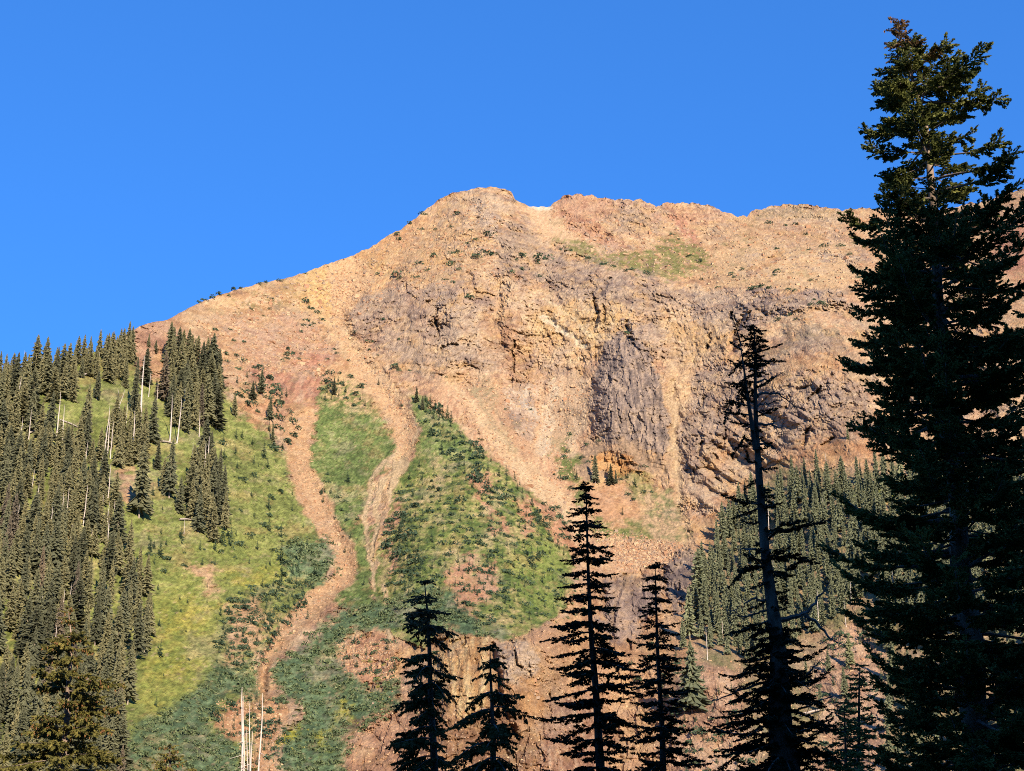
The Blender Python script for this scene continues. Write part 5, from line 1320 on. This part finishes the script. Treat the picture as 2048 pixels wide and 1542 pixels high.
    if cones:
        zc, prob = at(1024, cones[0], R)[2], cones[1]
        for p, dd, l, b in zip(Ps, Ds, Ls, Bs):
            if b < zc or r.random() > prob: continue
            for _ in range(2):
                q = p + dd * l * r.uniform(0.4, 1.1) + r.normal(0, 0.05, 3); h = r.uniform(0.10, 0.17) * size; w = h * 0.24
                V = np.array([q, q + [w, 0, -h * .5], q + [0, 0, -h], q + [-w, 0, -h * .5], q + [0, w, -h * .5], q + [0, -w, -h * .5]])
                cone.add(V, [[0, 1, 2, 3], [0, 4, 2, 5]])
    link('trunk', wood.mesh('trunk', bark or MAT_BARK_SHADED, True), root)
    n_limb = sum(len(f) for f in limb_soup.f); n_leaf = sum(len(f) for f in leaf.f)
    for V, F_ in zip(leaf.v, leaf.f): limb_soup.v.append(V); limb_soup.f.append(F_ + limb_soup.n)
    me = limb_soup.mesh('crown', MAT_LIMB); me.materials.append(mat or MAT_NEEDLE)
    me.polygons.foreach_set('material_index', np.r_[np.zeros(n_limb, np.int32), np.ones(n_leaf, np.int32)])
    link('crown', me, root)
    print('NEAR', label[:30], n_limb, n_leaf)
    if leaf_b.v: tag(link('browned_crown', leaf_b.mesh('browned_crown', MAT_BROWN), root), 'browned top of the crown')
    if cone.v: tag(link('seed_cones', cone.mesh('seed_cones', MAT_CONE), root), 'reddish brown hanging cones', kind='stuff')
    for S in named_limbs: tag(link('bare_limb', S.mesh('bare_limb', MAT_LIMB), root), 'bare leafless limb')
    for (bx, by, br) in brooms:
        S = Soup(); c = at(bx, by, R - 0.2) - base; rb = br * m_px
        n = int(130 * (rb / 0.3)); dd = r.normal(0, 1, (n, 3)); dd /= np.linalg.norm(dd, axis=1)[:, None]
        pp = c + dd * rb * r.uniform(0.1, 0.75, (n, 1))
        add_sprays(S, pp, dd, np.full(n, rb * 0.45), np.full(n, rb * 0.5), r, PROTOS)
        tag(link('witch_broom', S.mesh('witch_broom', MAT_FIRN), root), 'dense round knot of twigs')
    return root

near_tree('spruce_tree', 'tallest spruce at the right edge, its sunlit top against the blue sky', 45,
    [(1797,40,1.5),(1803,80,3),(1815,130,5),(1838,200,7),(1853,260,9),(1861,330,11),(1866,420,13),(1873,500,15),(1878,600,17),(1886,700,20),(1896,850,23),(1906,950,25),(1922,1100,28),(1936,1250,32),(1950,1400,36),(1965,1560,40)],
    [(42,1792,1802),(70,1786,1812),(95,1764,1840),(115,1768,1898),(150,1762,1925),(175,1755,1975),(205,1748,1972),(240,1730,1955),(262,1726,1984),(300,1718,1990),(322,1745,1955),(345,1738,2015),(365,1735,2022),(392,1732,1985),(430,1686,2035),(455,1690,2045),(490,1745,2045),(540,1735,2065),(580,1695,2070),(620,1686,2080),(680,1700,2085),(740,1712,2090),(790,1706,2095),(850,1728,2100),(900,1740,2105),(945,1720,2110),(1000,1745,2120),(1060,1708,2120),(1120,1742,2130),(1185,1704,2140),(1250,1712,2140),(1330,1762,2150),(1400,1745,2150),(1480,1730,2160),(1560,1738,2160)],
    11, bark=MAT_BARK_LIT, step=0.092, thin=0.86, ranges=[(235, 430, 1.2), (440, 1600, 0.66)], wild=0.28, bare=0.38, rise=0.10, droop=0.35, tipup=0.38, twig=(0.40, 0.82), brown_above=112, cones=(100, 0.2), limb_r=0.075, size=1.0, ragged=(0.5, 1.12))
near_tree('spruce_tree', 'half dead spruce with a thick grey trunk, forked top and bare limbs', 40,
    [(1508,655,1.5),(1510,700,3),(1511,760,5),(1513,860,8),(1516,950,11),(1522,1020,12),(1532,1100,14),(1540,1160,16),(1546,1230,19),(1552,1300,24),(1560,1400,32),(1572,1500,38),(1578,1560,40)],
    [(655,1503,1512),(680,1496,1520),(720,1498,1520),(745,1502,1520),(760,1503,1519),(900,1500,1532),(1000,1500,1542),(1180,1515,1562),(1235,1510,1580),(1260,1490,1600),(1340,1468,1628),(1400,1452,1642),(1450,1442,1652),(1560,1438,1664)], 12, step=0.075, bare=0.05, wild=0.3, ranges=[(750, 1235, 3.2), (1235, 1600, 0.8)], twig=(0.16, 0.3), mat=MAT_FIRN, ragged=(0.5, 1.1),
    stems=[[(1480,680,1),(1487,730,3),(1495,790,5),(1504,850,7),(1511,900,8)]],
    limbs=[([(1482,690),(1466,650)], 0.2, 0.7, -.3), ([(1484,700),(1474,684)], 0.0, 0.7, .3), ([(1486,720),(1470,737)], 0.0, 0.9, 0), ([(1488,735),(1474,728)], 0.0, 0.9, 0), ([(1490,770),(1462,773)], 0.1, 1.0, -.3), ([(1491,760),(1484,800)], 0.0, 1.3, .3), ([(1496,800),(1490,780)], 0.0, 1.3, -.3),
        ([(1511,706),(1546,694)], 0.3, 0.7, 0), ([(1513,722),(1558,716)], 0.5, 0.8, .3), ([(1512,735),(1494,728)], 0.3, 0.7, 0), ([(1513,735),(1530,728)], 0.1, 0.7, 0), ([(1514,775),(1530,766)], 0.0, 1.0, 0), ([(1512,700),(1500,712)], 0, 0.7, 0),
        ([(1500,812),(1459,807),(1449,840)], 0.25, 1.0, -.4), ([(1500,830),(1468,818)], 0.2, 0.9, .4), ([(1508,850),(1480,846)], 0.2, 1.0, 0), ([(1514,833),(1536,824)], 0.1, 1.1, 0), ([(1514,885),(1488,876),(1474,896)], 0.1, 1.0, 0),
        ([(1514,765),(1545,755),(1574,736)], 1, 0.7, .3), ([(1515,790),(1552,780),(1580,792),(1607,812)], 1, 0.8, .6), ([(1515,812),(1562,802)], 1, 0.7, 0), ([(1516,848),(1545,848),(1560,852),(1574,840)], 1, 0.9, .3), ([(1545,850),(1560,872)], 1, 0.5, 0), ([(1518,888),(1540,892),(1560,910)], 1, 0.7, 0),
        ([(1522,1010),(1484,1006),(1458,1000)], 0.3, 1.2, -.3), ([(1520,1015),(1486,1026)], 0.2, 1.0, .3), ([(1521,985),(1536,1000)], 0, 1.1, 0), ([(1524,1020),(1545,1012)], 0, 1.1, 0), ([(1526,1045),(1470,1050)], 1, 0.6, 0), ([(1526,1062),(1575,1058),(1644,1040)], 0.2, 1.5, .3), ([(1530,1075),(1562,1050),(1590,1045)], 0.3, 1.4, 0), ([(1530,1085),(1545,1070)], 0, 1.1, 0),
        ([(1532,1100),(1482,1096),(1478,1130)], 1, 0.7, 0), ([(1534,1130),(1490,1138),(1470,1160)], 0.1, 1.6, 0), ([(1536,1125),(1500,1118)], 0, 1.4, -.3), ([(1536,1120),(1580,1112),(1618,1122)], 0.1, 1.6, 0), ([(1536,1140),(1570,1145),(1600,1120)], 0.1, 1.5, .4), ([(1536,1115),(1560,1105)], 0, 1.4, -.3),
        ([(1538,1200),(1500,1200),(1467,1222)], 1, 0.9, 0), ([(1540,1215),(1490,1235),(1460,1212)], 1, 0.7, .4), ([(1542,1240),(1500,1255),(1468,1265)], 0.2, 1.5, 0), ([(1544,1250),(1510,1270)], 0, 1.4, 0), ([(1560,1240),(1614,1230),(1638,1195),(1659,1165)], 1, 1.5, 0), ([(1612,1230),(1640,1252),(1660,1278),(1692,1292)], 1, 1.1, 0),
        ([(1560,1334),(1590,1360),(1622,1380)], 1, 1.2, 0), ([(1600,1365),(1632,1330),(1646,1318)], 1, 0.9, 0), ([(1545,1360),(1470,1384),(1440,1400),(1410,1398)], 1, 0.9, 0), ([(1552,1440),(1640,1400),(1700,1390)], 1, 0.8, .4),
        ([(1552,1300),(1520,1290),(1500,1300)], 0, 1.7, 0), ([(1555,1340),(1510,1330),(1480,1350)], 0, 1.8, 0), ([(1560,1370),(1510,1380),(1470,1400)], 0, 1.8, 0), ([(1566,1400),(1610,1390),(1640,1410)], 0, 1.8, 0), ([(1570,1440),(1510,1440),(1450,1450)], 0, 2.0, 0), ([(1572,1460),(1620,1450),(1660,1460)], 0, 2.0, 0),
        ([(1575,1500),(1510,1490),(1450,1500)], 0, 2.0, 0), ([(1575,1510),(1630,1500),(1670,1520)], 0, 2.0, 0), ([(1578,1550),(1500,1540),(1440,1550)], 0, 2.0, 0), ([(1578,1550),(1640,1545)], 0, 2.0, 0), ([(1556,1350),(1530,1370)], 0, 1.8, -.5), ([(1566,1420),(1530,1420)], 0, 1.8, -.5), ([(1566,1480),(1600,1480)], 0, 1.8, -.5), ([(1560,1390),(1590,1400)], 0, 1.7, -.5)],
    brooms=[(1568,1200,13), (1574,1270,11)])
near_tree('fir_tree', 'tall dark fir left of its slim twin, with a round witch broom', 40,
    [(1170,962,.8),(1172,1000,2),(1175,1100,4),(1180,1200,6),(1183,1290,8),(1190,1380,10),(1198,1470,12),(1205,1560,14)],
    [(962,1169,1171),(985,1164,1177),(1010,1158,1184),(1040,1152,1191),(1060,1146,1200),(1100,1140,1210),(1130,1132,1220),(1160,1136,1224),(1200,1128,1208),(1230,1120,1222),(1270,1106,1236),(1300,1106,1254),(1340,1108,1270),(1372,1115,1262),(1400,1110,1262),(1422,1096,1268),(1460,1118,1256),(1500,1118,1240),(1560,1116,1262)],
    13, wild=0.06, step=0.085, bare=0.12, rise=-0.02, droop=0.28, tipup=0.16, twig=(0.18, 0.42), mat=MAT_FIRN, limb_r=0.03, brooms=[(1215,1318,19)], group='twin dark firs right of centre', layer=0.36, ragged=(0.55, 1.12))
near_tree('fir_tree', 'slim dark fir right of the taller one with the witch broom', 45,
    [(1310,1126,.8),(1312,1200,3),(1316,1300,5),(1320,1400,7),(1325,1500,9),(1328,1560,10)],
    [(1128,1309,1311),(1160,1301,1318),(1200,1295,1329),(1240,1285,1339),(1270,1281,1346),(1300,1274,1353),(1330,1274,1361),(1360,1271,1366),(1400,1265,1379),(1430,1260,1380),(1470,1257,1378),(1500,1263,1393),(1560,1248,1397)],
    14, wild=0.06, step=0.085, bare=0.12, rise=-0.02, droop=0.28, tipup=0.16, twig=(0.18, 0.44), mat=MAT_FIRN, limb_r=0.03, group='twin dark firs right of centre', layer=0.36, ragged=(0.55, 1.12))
near_tree('spruce_tree', 'dark drooping spruce at the bottom centre, in front of the orange bluff', 38,
    [(980,1288,.7),(981,1340,3),(983,1400,5),(985,1480,8),(986,1560,10)],
    [(1290,979,981),(1312,974,987),(1335,960,1000),(1350,953,1002),(1366,932,1008),(1383,948,1036),(1405,935,1030),(1432,905,1048),(1452,908,1066),(1472,925,1058),(1492,882,1062),(1525,858,1075),(1560,848,1085)],
    15, mat=MAT_OLIVE, wild=0.08, step=0.10, thin=0.85, bare=0.15, rise=0.12, droop=0.62, tipup=0.1, twig=(0.22, 0.46), hang=True, limb_r=0.03, layer=0.42, ragged=(0.5, 1.12))
near_tree('spruce_tree', 'brown topped spruce left of centre with a bare lower trunk', 50,
    [(849,1162,1),(855,1230,4),(858,1300,6),(862,1380,8),(866,1460,10),(867,1560,12)],
    [(1163,847,851),(1185,838,862),(1205,822,864),(1222,824,880),(1242,803,905),(1258,802,914),(1275,818,882),(1297,774,895),(1322,800,892),(1345,792,918),(1362,786,922),(1385,800,880),(1418,768,885),(1440,785,880),(1470,792,888),(1492,782,875),(1525,772,900),(1560,758,935)],
    16, mat=MAT_OLIVE, wild=0.08, step=0.115, thin=0.85, bare=0.14, rise=0.12, droop=0.55, tipup=0.1, twig=(0.28, 0.58), hang=True, brown_above=1275, limb_r=0.035, layer=0.5, ragged=(0.5, 1.12), size=1.1)
near_tree('spruce_tree', 'golden green spruce loaded with brown cones in the lower left corner', 86,
    [(137,1222,1),(143,1280,3),(141,1330,5),(136,1380,6),(132,1440,8),(128,1500,10),(125,1560,11)],
    [(1223,134,139),(1242,129,148),(1262,124,160),(1272,122,178),(1288,84,172),(1308,100,170),(1324,78,186),(1338,100,222),(1360,62,212),(1380,95,200),(1402,72,192),(1425,90,205),(1448,46,236),(1475,80,212),(1505,14,225),(1560,20,242)],
    17, bark=MAT_BARK_LIT, wild=0.12, thin=0.8, step=0.125, bare=0.2, rise=0.06, droop=0.22, tipup=0.12, twig=(0.34, 0.66), hang=True, mat=MAT_NEEDLE_GOLD, cones=(1470, 0.22), limb_r=0.04, size=1.35, layer=0.8, ragged=(0.5, 1.15))
near_tree('spruce_tree', 'golden spruce top just showing at the bottom edge beside the willows', 92, [(338,1488,1),(340,1520,3),(341,1560,5)],
    [(1489,335,341),(1505,325,352),(1525,318,362),(1545,310,375),(1570,300,388)], 18, step=0.15, bare=0.1, droop=0.3, twig=(0.3, 0.6), hang=True, mat=MAT_NEEDLE_GOLD, cones=(1560, 0.3), size=1.4)
near_tree('spruce_tree', 'brown spruce tip at the bottom edge between the white dead poles', 86, [(495,1514,1),(496,1560,3)],
    [(1515,492,498),(1530,487,504),(1560,478,514)], 19, step=0.14, bare=0.05, droop=0.3, twig=(0.25, 0.5), mat=MAT_NEEDLE_GOLD, cones=(1560, 0.5), size=1.3)
near_tree('spruce_tree', 'small thin dark spruce just left of the tallest spruce', 55, [(1720,1328,1),(1718,1400,3),(1716,1560,5)],
    [(1330,1717,1723),(1352,1706,1732),(1368,1702,1748),(1385,1705,1740),(1420,1688,1750),(1470,1680,1748),(1560,1662,1762)], 20, step=0.11, bare=0.2, droop=0.35, twig=(0.25, 0.5), limb_r=0.03, thin=0.8)
near_tree('spruce_tree', 'scraggy dark spruce at the foot of the half dead one', 52, [(1688,1402,1),(1690,1480,3),(1692,1560,5)],
    [(1404,1684,1694),(1430,1664,1706),(1470,1652,1716),(1560,1640,1728)], 21, step=0.12, bare=0.15, droop=0.35, twig=(0.25, 0.5), limb_r=0.03, thin=0.8)
near_tree('spruce_tree', 'dark spruce at the right border, only its left branches in view', 41, [(2150,240,1),(2150,600,12),(2155,1000,20),(2160,1560,30)],
    [(242,2147,2153),(350,2100,2200),(430,2040,2240),(520,2030,2250),(620,2035,2250),(750,2045,2260),(900,2020,2270),(1100,2010,2280),(1300,1990,2290),(1560,1975,2300)], 22, thin=0.65, step=0.18, bare=0.3, droop=0.35, tipup=0.25, twig=(0.34, 0.7), limb_r=0.06)

# bleached poles in front of the willow gully
def pole(pts, R, lb, twigs, seed):
    r = np.random.default_rng(seed)
    m_px = R / FPX
    T = np.array([at(x, y, R) for x, y, _ in pts]); rad = [w * 0.62 * m_px for *_, w in pts]
    d = (T[-1] - T[-2]) / max(1e-6, T[-2][2] - T[-1][2]); g = T[-1] + d * (T[-1][2] + 0.2); g[2] = -0.2
    T = np.vstack([T, g]); rad.append(rad[-1] * 1.3); base = np.array([g[0], g[1], 0])
    S = Soup(); zz = np.linspace(T[0, 2], T[-1, 2], 26)
    path = np.stack([np.interp(-zz, -T[:, 2], T[:, i]) for i in range(3)], 1); path[:, 0] += np.sin(zz * 1.1 + seed) * 0.03
    S.add(*tube(path - base, np.interp(-zz, -T[:, 2], rad), 7))
    for _ in range(twigs * 2):
        k = r.integers(2, 25); a = r.uniform(0, 6.28); l = r.uniform(0.15, 0.9 if zz[k] < T[0, 2] - 3 else 0.3)
        S.add(*tube(np.array([path[k], path[k] + [math.cos(a) * l, math.sin(a) * l, -l * 0.3]]) - base, [0.02, 0.006], 3))
    o = link('dead_tree', S.mesh('dead_tree', MAT_SNAG, True)); o.location = base
    tag(o, lb, 'dead tree', 'bleached poles before the willow gully')
pole([(485,1374,.8),(484,1420,2.2),(483,1560,3.2)], 84, 'tallest white dead pole of the cluster at the bottom', 14, 1)
pole([(487,1392,.8),(487,1440,2.0),(487,1560,3.2)], 83, 'white dead pole touching the right side of the tallest one', 12, 2)
pole([(500,1402,.6),(500,1460,1.6),(499,1560,2.4)], 83, 'thin white dead pole in the middle of the cluster', 8, 3)
pole([(494,1456,.5),(495,1500,1.4),(496,1560,2.0)], 84, 'short dead pole left of the thin middle one', 6, 4)
pole([(505,1463,.5),(504,1500,1.3),(501,1560,2.0)], 85, 'short leaning dead pole right of the thin middle one', 6, 5)
pole([(525,1386,.6),(523,1440,1.7),(520,1500,2.4),(517,1560,3.0)], 82, 'white dead pole standing apart on the right of the cluster', 12, 6)

# look-alikes that stand in one small set are told apart by their order from the left
def ordinal(n): return f"{n}{'th' if 10 <= n % 100 <= 20 else {1: 'st', 2: 'nd', 3: 'rd'}.get(n % 10, 'th')}"
sets = {}
for o in COL.objects:
    if o.parent is None and o.get('label') and o.get('category'): sets.setdefault(o['label'], []).append(o)
for lb, os_ in sets.items():
    if 1 < len(os_) <= 14 and len(lb.split()) <= 13:
        os_.sort(key=lambda o: o.location[0] / o.location[1])
        for k, o in enumerate(os_): o['label'] = f'{lb}, {ordinal(k + 1)} from left'
